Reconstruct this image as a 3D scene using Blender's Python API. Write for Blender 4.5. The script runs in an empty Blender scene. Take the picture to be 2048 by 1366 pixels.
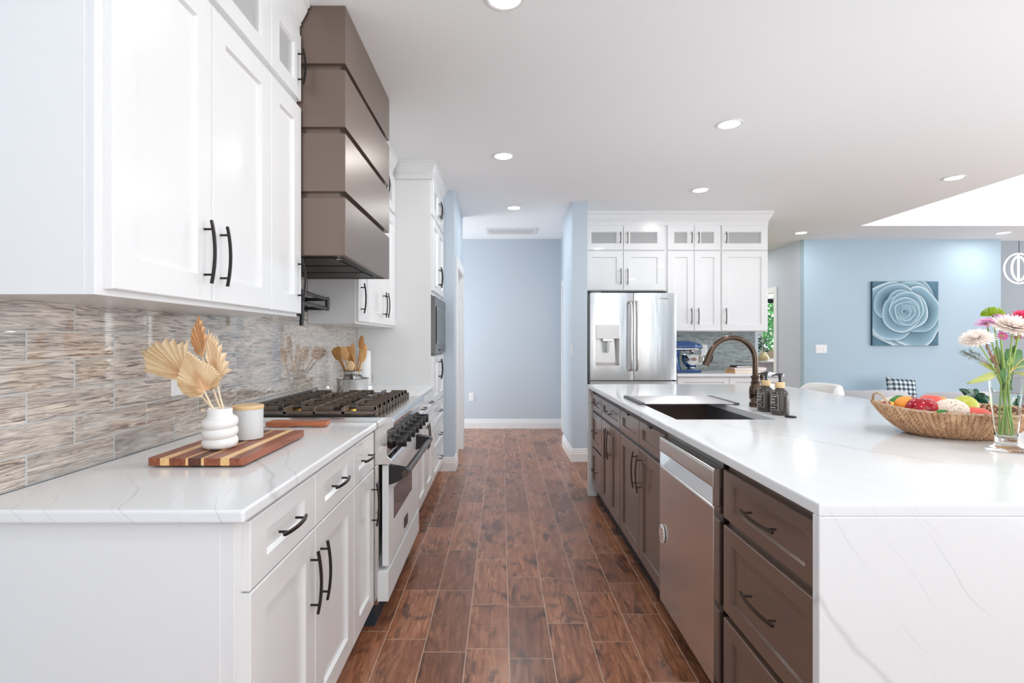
import bpy, bmesh, math, random
from mathutils import Vector, Matrix, noise
random.seed(7)
R = math.radians
scene = bpy.context.scene
COL = scene.collection

# ------------------------------------------------------------------ camera
FPX, CX, CY, CH = 1062.0, 1003.0, 680.0, 1.28      # focal length in px, vanishing point, eye height
cam_d = bpy.data.cameras.new('camera'); cam = bpy.data.objects.new('camera', cam_d); COL.objects.link(cam)
cam.location = (0, 0, CH); cam.rotation_euler = (R(90), 0, 0)
cam_d.sensor_width = 36; cam_d.sensor_fit = 'HORIZONTAL'; cam_d.lens = FPX/2048*36
cam_d.shift_x = (1024-CX)/2048; cam_d.shift_y = -(683-CY)/2048
cam_d.clip_start = .05; cam_d.clip_end = 200
scene.camera = cam

# ------------------------------------------------------------------ world, daylight, fill lights, exposure
scene.view_settings.view_transform = 'Standard'
scene.view_settings.look = 'None'
scene.view_settings.exposure = 0.88
scene.view_settings.gamma = 1.0
scene.view_settings.use_curve_mapping = False
scene.cycles.use_denoising = True
scene.cycles.max_bounces = 10
scene.cycles.diffuse_bounces = 6
scene.cycles.sample_clamp_indirect = 6
world = bpy.data.worlds.new('world'); scene.world = world; world.use_nodes = True
wn = world.node_tree.nodes; wn['Background'].inputs[0].default_value = (.985, .99, 1, 1); wn['Background'].inputs[1].default_value = 1.05

def area(name, loc, rot, sx, sy, power, color=(1, 1, 1), shape='RECTANGLE', spread=None):
    l = bpy.data.lights.new(name, 'AREA'); l.shape = shape; l.size = sx
    if shape in ('RECTANGLE', 'ELLIPSE'): l.size_y = sy
    l.energy = power; l.color = color
    if spread: l.spread = spread
    o = bpy.data.objects.new(name, l); COL.objects.link(o); o.location = loc; o.rotation_euler = rot
    return o
# daylight entering by the patio glazing behind the viewer and by the long window wall of the living side
area('rear_window_daylight', (1.6, -4.35, 1.35), (R(90), 0, 0), 5.2, 2.2, 12, (1, .99, .965))
area('side_window_daylight', (9.35, 2.0, 1.4), (R(90), 0, R(90)), 8.0, 2.2, 105, (.95, .975, 1))
area('hall_fill', (-1.7, 7.0, 1.3), (R(90), 0, R(-90)), 1.0, 2.0, 15, (.9, .95, 1))  # added unseen fill that brightens the hall
area('nook_daylight', (9.9, 8.6, 1.6), (R(90), 0, R(90)), 1.2, 1.8, .8, (.95, .98, 1))
area('rear_upward_fill', (2.3, -2.9, .6), (R(180), 0, 0), 4.6, 2.8, 104, (.84, .94, 1))  # fill light added behind the camera, aimed up to brighten the ceiling
area('living_upward_fill', (5.9, .6, .03), (R(180), 0, 0), 4.8, 4.2, 105, (.80, .92, 1))  # unseen light added low on the living side to lift the ceiling
area('far_window_daylight', (5.6, 10.4, 1.5), (R(-90), 0, 0), .9, 1.2, 12, (.97, 1, .99))
area('tray_fill', (6.6, 3.6, 3.52), (0, 0, 0), 3.0, 4.0, 3, (.97, .98, 1))  # fill added inside the closed raised ceiling to light its faces
CEIL = 2.743
DOWNLIGHTS = [(.016, 4.222), (.138, 5.874), (1.545, 3.597), (1.939, 5.179), (4.08, 4.788), (4.085, 7.243), (6.84, 7.243), (.015, 2.27)]
for (x, y) in DOWNLIGHTS + [(5.4, 9.1), (5.6, 9.8), (5.2, 9.6), (3.75, 8.9), (3.75, 9.9), (1.545, 1.6), (3.1, 1.6), (3.1, -.6), (.015, .2), (1.545, -.4)]:  # window-room and passage entries are added fill lights without fixtures
    area('downlight_or_fill', (x, y, CEIL-.012), (0, 0, 0), .12, .12, 3.3, (.97, .985, 1), 'DISK')

# ------------------------------------------------------------------ helpers
def P(px, py, d):                                   # point seen at a pixel, at distance d
    return Vector(((px-CX)*d/FPX, d, CH-(py-CY)*d/FPX))
MATS = {}
class MB:
    def __init__(s): s.v = []; s.f = []
    def add(s, vs, fs):
        o = len(s.v); s.v += [Vector(v) for v in vs]; s.f += [tuple(i+o for i in f) for f in fs]; return s
    def box(s, x0, x1, y0, y1, z0, z1):
        return s.add([(x0,y0,z0),(x1,y0,z0),(x1,y1,z0),(x0,y1,z0),(x0,y0,z1),(x1,y0,z1),(x1,y1,z1),(x0,y1,z1)],
                     [(0,3,2,1),(4,5,6,7),(0,1,5,4),(1,2,6,5),(2,3,7,6),(3,0,4,7)])
    def prism(s, poly, a, b, axis='y'):              # poly of 2D points extruded from a to b
        n = len(poly)
        def m(p, t): return {'y': (p[0], t, p[1]), 'x': (t, p[0], p[1]), 'z': (p[0], p[1], t)}[axis]
        return s.add([m(p, a) for p in poly]+[m(p, b) for p in poly],
                     [tuple(range(n)), tuple(range(2*n-1, n-1, -1))]+[(i, (i+1) % n, (i+1) % n+n, i+n) for i in range(n)])
    def lathe(s, c, prof, n=32, axis='z', fn=None):
        vs = []
        for (r, z) in prof:
            for k in range(n):
                a = 2*math.pi*k/n; rr, zz = (fn(r, z, a) if fn else (r, z))
                p = (rr*math.cos(a), rr*math.sin(a), zz)
                if axis == 'x': p = (p[2], p[0], p[1])
                if axis == 'y': p = (p[0], p[2], p[1])
                vs.append((c[0]+p[0], c[1]+p[1], c[2]+p[2]))
        m = len(prof)
        fs = [(i*n+k, i*n+(k+1) % n, (i+1)*n+(k+1) % n, (i+1)*n+k) for i in range(m-1) for k in range(n)]
        if prof[0][0] > 1e-5: fs.append(tuple(range(n)))
        if prof[-1][0] > 1e-5: fs.append(tuple(range((m-1)*n, m*n)))
        return s.add(vs, fs)
    def tube(s, pts, r, n=10, cap=True, flat=None):  # flat = (w, h) gives a rectangular section
        pts = [Vector(p) for p in pts]; m = len(pts); rs = r if isinstance(r, (list, tuple)) else [r]*m
        t0 = (pts[1]-pts[0]).normalized(); up = Vector((0, 0, 1)) if abs(t0.z) < .9 else Vector((0, 1, 0))
        nn = t0.cross(up).normalized(); vs = []
        for i, p in enumerate(pts):
            t = (pts[min(i+1, m-1)]-pts[max(i-1, 0)]).normalized()
            nn = (nn-t*nn.dot(t)).normalized(); b = t.cross(nn)
            if flat:
                w, h = flat
                for (a, c) in ((-w, -h), (w, -h), (w, h), (-w, h)): vs.append(p+nn*a*rs[i]+b*c*rs[i])
            else:
                for k in range(n):
                    a = 2*math.pi*k/n; vs.append(p+(nn*math.cos(a)+b*math.sin(a))*rs[i])
        if flat: n = 4
        fs = [(i*n+k, i*n+(k+1) % n, (i+1)*n+(k+1) % n, (i+1)*n+k) for i in range(m-1) for k in range(n)]
        if cap: fs += [tuple(range(n)), tuple(range((m-1)*n, m*n))]
        return s.add(vs, fs)
    def ell(s, c, r, seg=16, rings=10, rot=None, fn=None):
        vs = []; c = Vector(c)
        for i in range(rings+1):
            ph = math.pi*i/rings
            for k in range(seg):
                a = 2*math.pi*k/seg; p = Vector((math.sin(ph)*math.cos(a), math.sin(ph)*math.sin(a), math.cos(ph)))
                if fn: p = fn(p)
                p = Vector((p.x*r[0], p.y*r[1], p.z*r[2]))
                if rot: p = rot @ p
                vs.append(c+p)
        fs = [(i*seg+k, i*seg+(k+1) % seg, (i+1)*seg+(k+1) % seg, (i+1)*seg+k) for i in range(rings) for k in range(seg)]
        return s.add(vs, fs)
    def path(s, pts, prof, closed=False):            # sweep a (offset, z) profile along a 2D path; offset to the right of travel
        n = len(pts); vs = []; m = len(prof)
        for i in range(n):
            p = Vector(pts[i]); a = (p-Vector(pts[i-1])).normalized() if i > 0 else None
            b = (Vector(pts[i+1])-p).normalized() if i < n-1 else None
            if a is None: a = b
            if b is None: b = a
            na = Vector((a.y, -a.x)); nb = Vector((b.y, -b.x)); mt = na+nb; mt = mt/(mt.dot(na))
            for (o, z) in prof: vs.append((p.x+mt.x*o, p.y+mt.y*o, z))
        fs = [(i*m+k, i*m+(k+1) % m, (i+1)*m+(k+1) % m, (i+1)*m+k) for i in range(n-1) for k in range(m)]
        fs += [tuple(range(m)), tuple(range((n-1)*m, n*m))]
        return s.add(vs, fs)
    def xf(s, fn): s.v = [Vector(fn(v)) for v in s.v]; return s
    def build(s, name, mat, parent=None, bevel=0, seg=2, smooth=None, solid=0, angle=30):
        me = bpy.data.meshes.new(name); org = wloc(parent) if parent else Vector((0, 0, 0))
        me.from_pydata([v-org for v in s.v], [], s.f)
        bm = bmesh.new(); bm.from_mesh(me)
        bmesh.ops.remove_doubles(bm, verts=bm.verts, dist=1e-6)
        bmesh.ops.recalc_face_normals(bm, faces=bm.faces)
        if bevel:
            es = [e for e in bm.edges if len(e.link_faces) == 2 and e.calc_face_angle(0) > R(angle)]
            bmesh.ops.bevel(bm, geom=es, offset=bevel, segments=seg, affect='EDGES', profile=.5, clamp_overlap=True)
        bm.to_mesh(me); bm.free()
        if smooth:
            me.shade_smooth(); me.set_sharp_from_angle(angle=R(smooth))
        me.materials.append(M(mat) if isinstance(mat, str) else mat)
        o = bpy.data.objects.new(name, me); COL.objects.link(o)
        if parent: o.parent = parent
        if solid:
            md = o.modifiers.new('thick', 'SOLIDIFY'); md.thickness = solid; md.offset = 0
        return o
def wloc(o):
    v = Vector(o.location)
    while o.parent: o = o.parent; v = v+Vector(o.location)
    return v
def tag(o, label, cat, group=None):
    o['label'] = label; o['category'] = cat
    if group: o['group'] = group
    return o
def thing(name, label, cat, loc=(0, 0, 0), group=None):
    o = bpy.data.objects.new(name, None); COL.objects.link(o); o.location = loc; o.empty_display_size = .05
    return tag(o, label, cat, group)
def struct(name, mb, mat, **k):
    o = mb.build(name, mat, **k); o['kind'] = 'structure'; return o
def B(*a): return MB().box(*a)

# ------------------------------------------------------------------ materials
def newmat(name):
    m = bpy.data.materials.new(name); m.use_nodes = True; nt = m.node_tree
    return m, nt, nt.nodes['Principled BSDF']
def simple(name, col, rough=.5, metal=0, bump=0, bscale=200, spec=.5, coat=0, **kw):
    m, nt, p = newmat(name)
    p.inputs['Base Color'].default_value = (*col, 1); p.inputs['Roughness'].default_value = rough
    p.inputs['Metallic'].default_value = metal; p.inputs['Specular IOR Level'].default_value = spec
    p.inputs['Coat Weight'].default_value = coat
    # every surface gets a faint procedural variation of its roughness
    t = nt.nodes.new('ShaderNodeTexCoord'); n = nt.nodes.new('ShaderNodeTexNoise'); n.inputs['Scale'].default_value = bscale
    nt.links.new(t.outputs['Object'], n.inputs['Vector'])
    if bump:
        b = nt.nodes.new('ShaderNodeBump'); b.inputs['Strength'].default_value = bump; b.inputs['Distance'].default_value = .002
        nt.links.new(n.outputs['Fac'], b.inputs['Height']); nt.links.new(b.outputs['Normal'], p.inputs['Normal'])
    mr = nt.nodes.new('ShaderNodeMapRange'); mr.inputs['To Min'].default_value = max(0, rough-.01); mr.inputs['To Max'].default_value = min(1, rough+.01)
    nt.links.new(n.outputs['Fac'], mr.inputs['Value']); nt.links.new(mr.outputs['Result'], p.inputs['Roughness'])
    for k, v in kw.items(): p.inputs[k].default_value = v
    MATS[name] = m; return m
def sr(r, g, b):                                     # sRGB 0-255 to linear
    return tuple(((c/255)/12.92 if c/255 <= .04045 else ((c/255+.055)/1.055)**2.4) for c in (r, g, b))
class N:                                             # tiny node-graph writer
    def __init__(s, name): s.m, s.nt, s.p = newmat(name); MATS[name] = s.m; s.tc = s.nt.nodes.new('ShaderNodeTexCoord')
    def n(s, t, **k):
        x = s.nt.nodes.new(t)
        for a, v in k.items(): setattr(x, a, v)
        return x
    def L(s, a, b): s.nt.links.new(a, b)
    def math(s, op, a, b=None, clamp=False):
        x = s.n('ShaderNodeMath', operation=op); x.use_clamp = clamp
        for i, v in enumerate((a, b)):
            if v is None: continue
            if isinstance(v, (int, float)): x.inputs[i].default_value = v
            else: s.L(v, x.inputs[i])
        return x.outputs[0]
    def ramp(s, fac, stops, interp='LINEAR'):
        x = s.n('ShaderNodeValToRGB'); x.color_ramp.interpolation = interp; e = x.color_ramp.elements
        while len(e) < len(stops): e.new(.5)
        for i, (p, c) in enumerate(stops): e[i].position = p; e[i].color = (*c, 1) if len(c) == 3 else c
        s.L(fac, x.inputs[0]); return x.outputs[0]
    def sep(s, v): x = s.n('ShaderNodeSeparateXYZ'); s.L(v, x.inputs[0]); return x.outputs
    def comb(s, a, b, c):
        x = s.n('ShaderNodeCombineXYZ')
        for i, v in enumerate((a, b, c)):
            if isinstance(v, (int, float)): x.inputs[i].default_value = v
            else: s.L(v, x.inputs[i])
        return x.outputs[0]
    def noise(s, vec, scale, detail=4, rough=.5, dist=0):
        x = s.n('ShaderNodeTexNoise'); x.inputs['Scale'].default_value = scale; x.inputs['Detail'].default_value = detail
        x.inputs['Roughness'].default_value = rough; x.inputs['Distortion'].default_value = dist; s.L(vec, x.inputs['Vector']); return x.outputs['Fac']
    def mix(s, fac, a, b, mode='MIX'):
        x = s.n('ShaderNodeMix', data_type='RGBA', blend_type=mode)
        if isinstance(fac, (int, float)): x.inputs[0].default_value = fac
        else: s.L(fac, x.inputs[0])
        for i, v in ((6, a), (7, b)):
            if isinstance(v, tuple): x.inputs[i].default_value = (*v, 1)
            else: s.L(v, x.inputs[i])
        return x.outputs[2]
    def bump(s, h, strength, dist=.002):
        b = s.n('ShaderNodeBump'); b.inputs['Strength'].default_value = strength; b.inputs['Distance'].default_value = dist
        s.L(h, b.inputs['Height']); s.L(b.outputs[0], s.p.inputs['Normal'])
    def out(s, col=None, rough=None):
        if col is not None: s.L(col, s.p.inputs['Base Color']) if not isinstance(col, tuple) else None
        if rough is not None:
            if isinstance(rough, (int, float)): s.p.inputs['Roughness'].default_value = rough
            else: s.L(rough, s.p.inputs['Roughness'])
def M(name): return MATS[name]

simple('cabinet_white', (.785, .79, .79), .22, bscale=60, coat=.25)
simple('cabinet_inside', (.62, .62, .62), .5)
simple('paint_white', (.80, .80, .795), .35, bscale=80)
simple('ceiling_paint', (.885, .90, .905), .9, bump=.15, bscale=90)
simple('wall_blue', sr(188, 201, 212), .55, bump=.05, bscale=300)
simple('wall_blue_dimmed', sr(170, 192, 206), .55, bump=.05, bscale=300)  # wall blue darkened to offset the strong light on the dining wall
simple('wall_grey_blue', sr(192, 201, 209), .55, bump=.05, bscale=300)
simple('wall_nook_grey', sr(166, 174, 182), .55, bump=.05, bscale=300)
simple('wall_grey', sr(200, 203, 216), .55, bump=.05, bscale=300)
simple('hood_bronze', sr(124, 108, 98), .34, metal=.45, bscale=30)
simple('hood_inside', sr(40, 40, 38), .5)
simple('island_brown', sr(112, 90, 78), .28, bscale=40, coat=.3)
simple('toe_black', sr(22, 20, 20), .5)
simple('handle_bronze', sr(52, 48, 46), .3, metal=.7)
simple('pewter', sr(96, 86, 80), .28, metal=.85)
simple('black_satin', sr(26, 26, 27), .3)
simple('black_gloss', sr(14, 14, 16), .08)
simple('cast_iron', sr(112, 100, 90), .38, bump=.3, bscale=300, metal=.4)
simple('brass', sr(205, 160, 80), .25, metal=1)
simple('steel_dark', sr(120, 118, 116), .3, metal=1)
simple('chrome', (.8, .8, .8), .06, metal=1)
simple('range_white', (.77, .79, .795), .3, bscale=40)
simple('oven_glass', sr(70, 70, 72), .08)
simple('toe_blue', sr(38, 50, 60), .5)
simple('outlet_white', (.82, .82, .82), .35)
simple('ceramic_white', (.84, .84, .83), .55, bump=.05, bscale=400)
simple('ceramic_grey', sr(205, 207, 208), .4, bscale=120)
simple('palm_tan', sr(236, 214, 178), .7, bscale=60)
simple('palm_light', sr(244, 222, 190), .7, bscale=60)
simple('palm_orange', sr(232, 188, 142), .7, bscale=60)
simple('faucet_bronze', sr(94, 78, 68), .2, metal=.95, bscale=40)
simple('bottle_brown', sr(62, 54, 48), .28, bscale=60, coat=.3)
simple('bamboo', sr(228, 196, 150), .45, bscale=30)
simple('ink_white', (.85, .85, .85), .5)
simple('pump_black', sr(40, 46, 52), .3)
simple('boucle_white', (.78, .77, .75), .95, bump=1, bscale=260)
simple('fabric_grey', sr(200, 202, 206), .9, bump=.5, bscale=400)
simple('fabric_beige', sr(232, 224, 214), .9, bump=.5, bscale=400)
simple('chair_leg', sr(60, 52, 46), .4)
simple('wood_orange', sr(170, 100, 66), .4, bscale=30)
simple('mixer_blue', sr(12, 66, 122), .12, coat=.6, bscale=40)
simple('leaf_green', sr(78, 124, 62), .45, bscale=60)
simple('leaf_dark', sr(22, 82, 56), .4, bscale=60)
simple('leaf_lime', sr(176, 182, 96), .5, bscale=60)
simple('stem_green', sr(150, 176, 92), .45, bscale=60)
simple('twig', sr(176, 132, 104), .6)
simple('fern_grey', sr(110, 132, 118), .7)
simple('petal_white', sr(255, 244, 236), .7)
simple('petal_pink', sr(238, 180, 218), .6)
simple('petal_hot', sr(245, 84, 130), .5)
simple('petal_magenta', sr(205, 90, 150), .6)
simple('mum_green', sr(178, 204, 62), .7)
simple('apple_red', sr(196, 22, 40), .12, coat=.5, bscale=14)
simple('peach', sr(232, 96, 80), .45, bscale=12)
simple('orange_fruit', sr(252, 160, 60), .45, bump=.4, bscale=300)
simple('lemon', sr(250, 200, 90), .4, bump=.3, bscale=200)
simple('mango_green', sr(196, 200, 80), .35)
simple('artichoke', sr(70, 140, 60), .6, bump=.8, bscale=120)
simple('berry', sr(150, 30, 50), .15)
simple('nut', sr(220, 170, 150), .4)
simple('plate_steel', sr(214, 212, 210), .34, metal=.8)
simple('wicker_gap_shade', sr(104, 66, 44), .8)  # shade in the gaps between braid pads, put into the shell colour
simple('paper', (.84, .84, .84), .9, bump=.5, bscale=250)
simple('book_black', sr(40, 36, 36), .4)
simple('book_pink', sr(222, 184, 172), .5)
simple('book_white', (.8, .79, .77), .6)
simple('book_orange', sr(236, 190, 120), .5)
simple('grass', sr(96, 176, 84), .9, bump=1, bscale=30)
simple('tree_leaf', sr(96, 168, 92), .8)
simple('bark', sr(110, 90, 76), .9)
simple('fence_brown', sr(150, 120, 104), .8)
simple('concrete', sr(214, 214, 208), .8)
simple('mat_grey', sr(205, 205, 206), .3, metal=.9)
simple('rubber_grey', sr(84, 84, 86), .5)
simple('sink_dark', sr(112, 113, 116), .38, metal=.35, bump=.3, bscale=260)
simple('pot_tan', sr(206, 186, 140), .5, bump=.4, bscale=60)
simple('seat_wood', sr(170, 110, 84), .4)
simple('canvas_edge', sr(44, 78, 98), .6)
simple('vent_dark', sr(120, 120, 120), .7)

def emis(name, col, st):
    m, nt, p = newmat(name); p.inputs['Base Color'].default_value = (0, 0, 0, 1)
    p.inputs['Emission Color'].default_value = (*col, 1); p.inputs['Emission Strength'].default_value = st
    MATS[name] = m
emis('lamp_lens', (1, .99, .97), 14)
emis('led_ring', (1, .97, .9), 7)

def pane(name, tint, gloss=.12, rough=.02, body=0.0):
    m, nt, p = newmat(name); nt.nodes.remove(p)
    o = nt.nodes['Material Output']; t = nt.nodes.new('ShaderNodeBsdfTransparent'); t.inputs[0].default_value = (*tint, 1)
    g = nt.nodes.new('ShaderNodeBsdfGlossy'); g.inputs['Roughness'].default_value = rough
    fr = nt.nodes.new('ShaderNodeLayerWeight'); fr.inputs[0].default_value = .25
    mr = nt.nodes.new('ShaderNodeMapRange'); mr.inputs['To Min'].default_value = gloss*.5; mr.inputs['To Max'].default_value = min(1, gloss*5)
    nt.links.new(fr.outputs['Facing'], mr.inputs['Value'])
    mx = nt.nodes.new('ShaderNodeMixShader'); nt.links.new(mr.outputs[0], mx.inputs[0]); nt.links.new(t.outputs[0], mx.inputs[1]); nt.links.new(g.outputs[0], mx.inputs[2])
    nt.links.new(mx.outputs[0], o.inputs[0]); MATS[name] = m
pane('glass_pane', (.92, .93, .93))
def frosted():
    nt = MATS['glass_pane'].node_tree; o = nt.nodes['Material Output']; src = o.inputs[0].links[0].from_socket
    d = nt.nodes.new('ShaderNodeBsdfDiffuse'); d.inputs[0].default_value = (.66, .66, .66, 1)
    mx = nt.nodes.new('ShaderNodeMixShader'); mx.inputs[0].default_value = .5
    nt.links.new(src, mx.inputs[1]); nt.links.new(d.outputs[0], mx.inputs[2]); nt.links.new(mx.outputs[0], o.inputs[0])
frosted()
pane('clear_plastic', (.92, .93, .93))
pane('window_glass', (.97, .99, .99), .06)
def glassy(name, col, ior, rough=0):
    m, nt, p = newmat(name); p.inputs['Transmission Weight'].default_value = 1; p.inputs['IOR'].default_value = ior
    p.inputs['Base Color'].default_value = (*col, 1); p.inputs['Roughness'].default_value = rough; MATS[name] = m
glassy('vase_glass', (.98, 1, .99), 1.2)
glassy('vase_water', (.97, 1, .96), 1.05)

# stainless steel, brushed (stretched noise drives roughness and a little bump)
def steel(name, col, rough, stretch, metal=1):
    g = N(name); mp = g.n('ShaderNodeMapping'); mp.inputs['Scale'].default_value = stretch; g.L(g.tc.outputs['Object'], mp.inputs[0])
    f = g.noise(mp.outputs[0], 1, 2); mr = g.n('ShaderNodeMapRange'); mr.inputs['To Min'].default_value = rough-.05; mr.inputs['To Max'].default_value = rough+.06
    g.L(f, mr.inputs[0]); g.L(mr.outputs[0], g.p.inputs['Roughness']); g.p.inputs['Metallic'].default_value = metal
    g.p.inputs['Base Color'].default_value = (*col, 1); g.bump(f, .05, .0005)
steel('steel', (.72, .72, .715), .15, (3, 3, 260))
steel('steel_v', (.58, .58, .575), .22, (260, 260, 2))
def wavy():
    g = MATS['steel_v'].node_tree; nt = g; p = nt.nodes['Principled BSDF']; tc = nt.nodes['Texture Coordinate']
    mp = nt.nodes.new('ShaderNodeMapping'); mp.inputs['Scale'].default_value = (9, 1, 1.1); n = nt.nodes.new('ShaderNodeTexNoise'); n.inputs['Scale'].default_value = 1.3; n.inputs['Detail'].default_value = 2
    nt.links.new(tc.outputs['Object'], mp.inputs[0]); nt.links.new(mp.outputs[0], n.inputs['Vector'])
    b = nt.nodes.new('ShaderNodeBump'); b.inputs['Strength'].default_value = .5; b.inputs['Distance'].default_value = .006
    nt.links.new(n.outputs['Fac'], b.inputs['Height']); nt.links.new(b.outputs[0], p.inputs['Normal'])
wavy()
steel('steel_warm', (.74, .71, .68), .22, (4, 4, 300))
steel('range_top_steel', (.74, .74, .735), .24, (2, 200, 2))

# floor: random length wood-look planks
g = N('floor_planks'); x, y, z = g.sep(g.tc.outputs['Object'])
W_ = .1765
xr = g.math('DIVIDE', g.math('SUBTRACT', x, .031), W_); row = g.math('FLOOR', xr)
wn1 = g.n('ShaderNodeTexWhiteNoise', noise_dimensions='1D'); g.L(row, wn1.inputs['W'])
v = g.math('ADD', g.math('DIVIDE', y, .46), g.math('MULTIPLY', wn1.outputs['Value'], 91.7))
vo = g.n('ShaderNodeTexVoronoi', voronoi_dimensions='1D', feature='F1'); vo.inputs['Scale'].default_value = 1; vo.inputs['Randomness'].default_value = .75; g.L(v, vo.inputs['W'])
ve = g.n('ShaderNodeTexVoronoi', voronoi_dimensions='1D', feature='DISTANCE_TO_EDGE'); ve.inputs['Scale'].default_value = 1; ve.inputs['Randomness'].default_value = .75; g.L(v, ve.inputs['W'])
fx = g.math('FRACT', xr); ex = g.math('MULTIPLY', g.math('MINIMUM', fx, g.math('SUBTRACT', 1, fx)), W_)
ey = g.math('MULTIPLY', ve.outputs['Distance'], .46)
edge = g.math('MINIMUM', ex, ey)
joint = g.math('LESS_THAN', edge, .0017)
cr, cg, cb = g.sep(vo.outputs['Color'])
pv = g.comb(g.math('ADD', x, g.math('MULTIPLY', cr, 17)), g.math('ADD', g.math('MULTIPLY', y, .12), g.math('MULTIPLY', cg, 23)), g.math('MULTIPLY', row, 3.3))
grain = g.noise(pv, 46, 6, .6, 1.2)
pk = g.comb(g.math('ADD', x, g.math('MULTIPLY', cg, 31)), g.math('ADD', g.math('MULTIPLY', y, .55), g.math('MULTIPLY', cb, 19)), row)
patch = g.noise(pk, 9, 6, .66, .9)
fine = g.noise(g.comb(x, g.math('MULTIPLY', y, .08), z), 420, 2, .5)
col = g.ramp(grain, [(.25, sr(96, 60, 40)), (.46, sr(156, 106, 78)), (.72, sr(192, 142, 112))])
tone = g.ramp(cb, [(0, sr(184, 168, 160)), (.3, sr(220, 206, 200)), (.8, sr(255, 244, 236)), (1, sr(244, 222, 206))])
col = g.mix(.85, col, tone, 'MULTIPLY')
dark = g.ramp(patch, [(.53, (0, 0, 0)), (.64, (1, 1, 1))])
col = g.mix(g.math('MULTIPLY', dark, .74), col, sr(54, 36, 30))
col = g.mix(g.math('MULTIPLY', g.ramp(fine, [(.35, (1, 1, 1)), (.5, (0, 0, 0))]), .22), col, sr(70, 46, 36))
col = g.mix(joint, col, sr(196, 168, 148))
g.L(col, g.p.inputs['Base Color'])
g.L(g.ramp(grain, [(.2, (.34,)*3), (.8, (.22,)*3)]), g.p.inputs['Roughness'])
g.bump(g.math('SUBTRACT', g.math('MULTIPLY', grain, .35), g.math('MULTIPLY', joint, 1.0)), .35, .0015)

# veined quartz
g = N('quartz'); x, y, z = g.sep(g.tc.outputs['Object'])
nz = g.noise(g.tc.outputs['Object'], 1.6, 3, .5); nz2 = g.noise(g.tc.outputs['Object'], 14, 4, .6)
p_ = g.math('ADD', g.math('ADD', g.math('MULTIPLY', x, .9), g.math('MULTIPLY', y, .5)), g.math('MULTIPLY', z, .62))
p_ = g.math('ADD', p_, g.math('ADD', g.math('MULTIPLY', nz, .35), g.math('MULTIPLY', nz2, .006)))
def vein(p, freq, width):
    f = g.math('FRACT', g.math('MULTIPLY', p, freq)); d = g.math('MINIMUM', f, g.math('SUBTRACT', 1, f))
    return g.math('SUBTRACT', 1, g.math('DIVIDE', d, width), clamp=True)
msk = g.ramp(g.noise(g.tc.outputs['Object'], 2.3, 2, .5), [(.44, (0, 0, 0)), (.6, (1, 1, 1))])
msk2 = g.ramp(g.noise(g.comb(y, z, x), 3.1, 2, .5), [(.46, (0, 0, 0)), (.62, (1, 1, 1))])
v1 = g.math('MULTIPLY', vein(p_, 5.3, .018), msk); v2 = g.math('MULTIPLY', vein(p_, 9.1, .02), msk2)
v3 = g.math('MULTIPLY', vein(p_, 1.15, .012), .9)
vt = g.math('MULTIPLY', g.math('MAXIMUM', g.math('MAXIMUM', v1, g.math('MULTIPLY', v2, .6)), v3), .33)
g.L(g.mix(vt, (.775, .79, .795), sr(150, 150, 152)), g.p.inputs['Base Color']); g.p.inputs['Roughness'].default_value = .14

# glass tile with a weathered-wood print, 3 x 12 in, running bond
def tile(name, ua, off, zoff):
    g = N(name); X = g.sep(g.tc.outputs['Object']); u, z = X[ua], X[2]
    uu = g.math('SUBTRACT', u, off); zz = g.math('SUBTRACT', z, zoff)
    rw = g.math('FLOOR', g.math('DIVIDE', zz, .0776)); par = g.math('MODULO', rw, 2)
    us = g.math('DIVIDE', g.math('ADD', uu, g.math('MULTIPLY', g.math('ABSOLUTE', par), .15)), .3)
    fu = g.math('FRACT', us); cu = g.math('FLOOR', us); fz = g.math('FRACT', g.math('DIVIDE', zz, .0776))
    eu = g.math('MULTIPLY', g.math('MINIMUM', fu, g.math('SUBTRACT', 1, fu)), .3)
    ez = g.math('MULTIPLY', g.math('MINIMUM', fz, g.math('SUBTRACT', 1, fz)), .0776)
    ed = g.math('MINIMUM', eu, ez)
    w = g.n('ShaderNodeTexWhiteNoise', noise_dimensions='2D'); g.L(g.comb(cu, rw, 0), w.inputs['Vector']); r0, r1, r2 = g.sep(w.outputs['Color'])
    vec = g.comb(g.math('ADD', g.math('MULTIPLY', u, .065), g.math('MULTIPLY', r0, 9)), g.math('ADD', z, g.math('MULTIPLY', r1, 7)), 0)
    gr = g.noise(vec, 88, 8, .68, 2.2); gb = g.noise(vec, 20, 3, .5, .8)
    c = g.ramp(gr, [(.36, sr(74, 64, 58)), (.43, sr(134, 120, 110)), (.50, sr(190, 176, 164)), (.62, sr(226, 215, 203))])
    c = g.mix(g.ramp(gb, [(.5, (0, 0, 0)), (.72, (.55,)*3)]), c, sr(120, 120, 122))
    c = g.mix(g.math('MULTIPLY', r2, .35), c, sr(196, 190, 184))
    grout = g.math('MAXIMUM', g.math('LESS_THAN', eu, .0022), g.math('LESS_THAN', ez, .0011))
    c = g.mix(grout, c, sr(188, 198, 200))
    if name == 'tile_back': c = g.mix(1.0, c, sr(200, 224, 232), 'MULTIPLY')  # bluish window reflection put into the back tile colour
    g.L(c, g.p.inputs['Base Color']); g.L(g.ramp(grout, [(0, (.045,)*3), (1, (.5,)*3)]), g.p.inputs['Roughness'])
    g.p.inputs['IOR'].default_value = 1.6; g.p.inputs['Coat Weight'].default_value = .8; g.p.inputs['Coat Roughness'].default_value = .02
    h = g.ramp(ed, [(0, (0, 0, 0)), (.004, (1, 1, 1))]); g.bump(h, .5, .001)
tile('tile_left', 1, 1.324, .915); tile('tile_back', 0, 2.03, .915)

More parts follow.
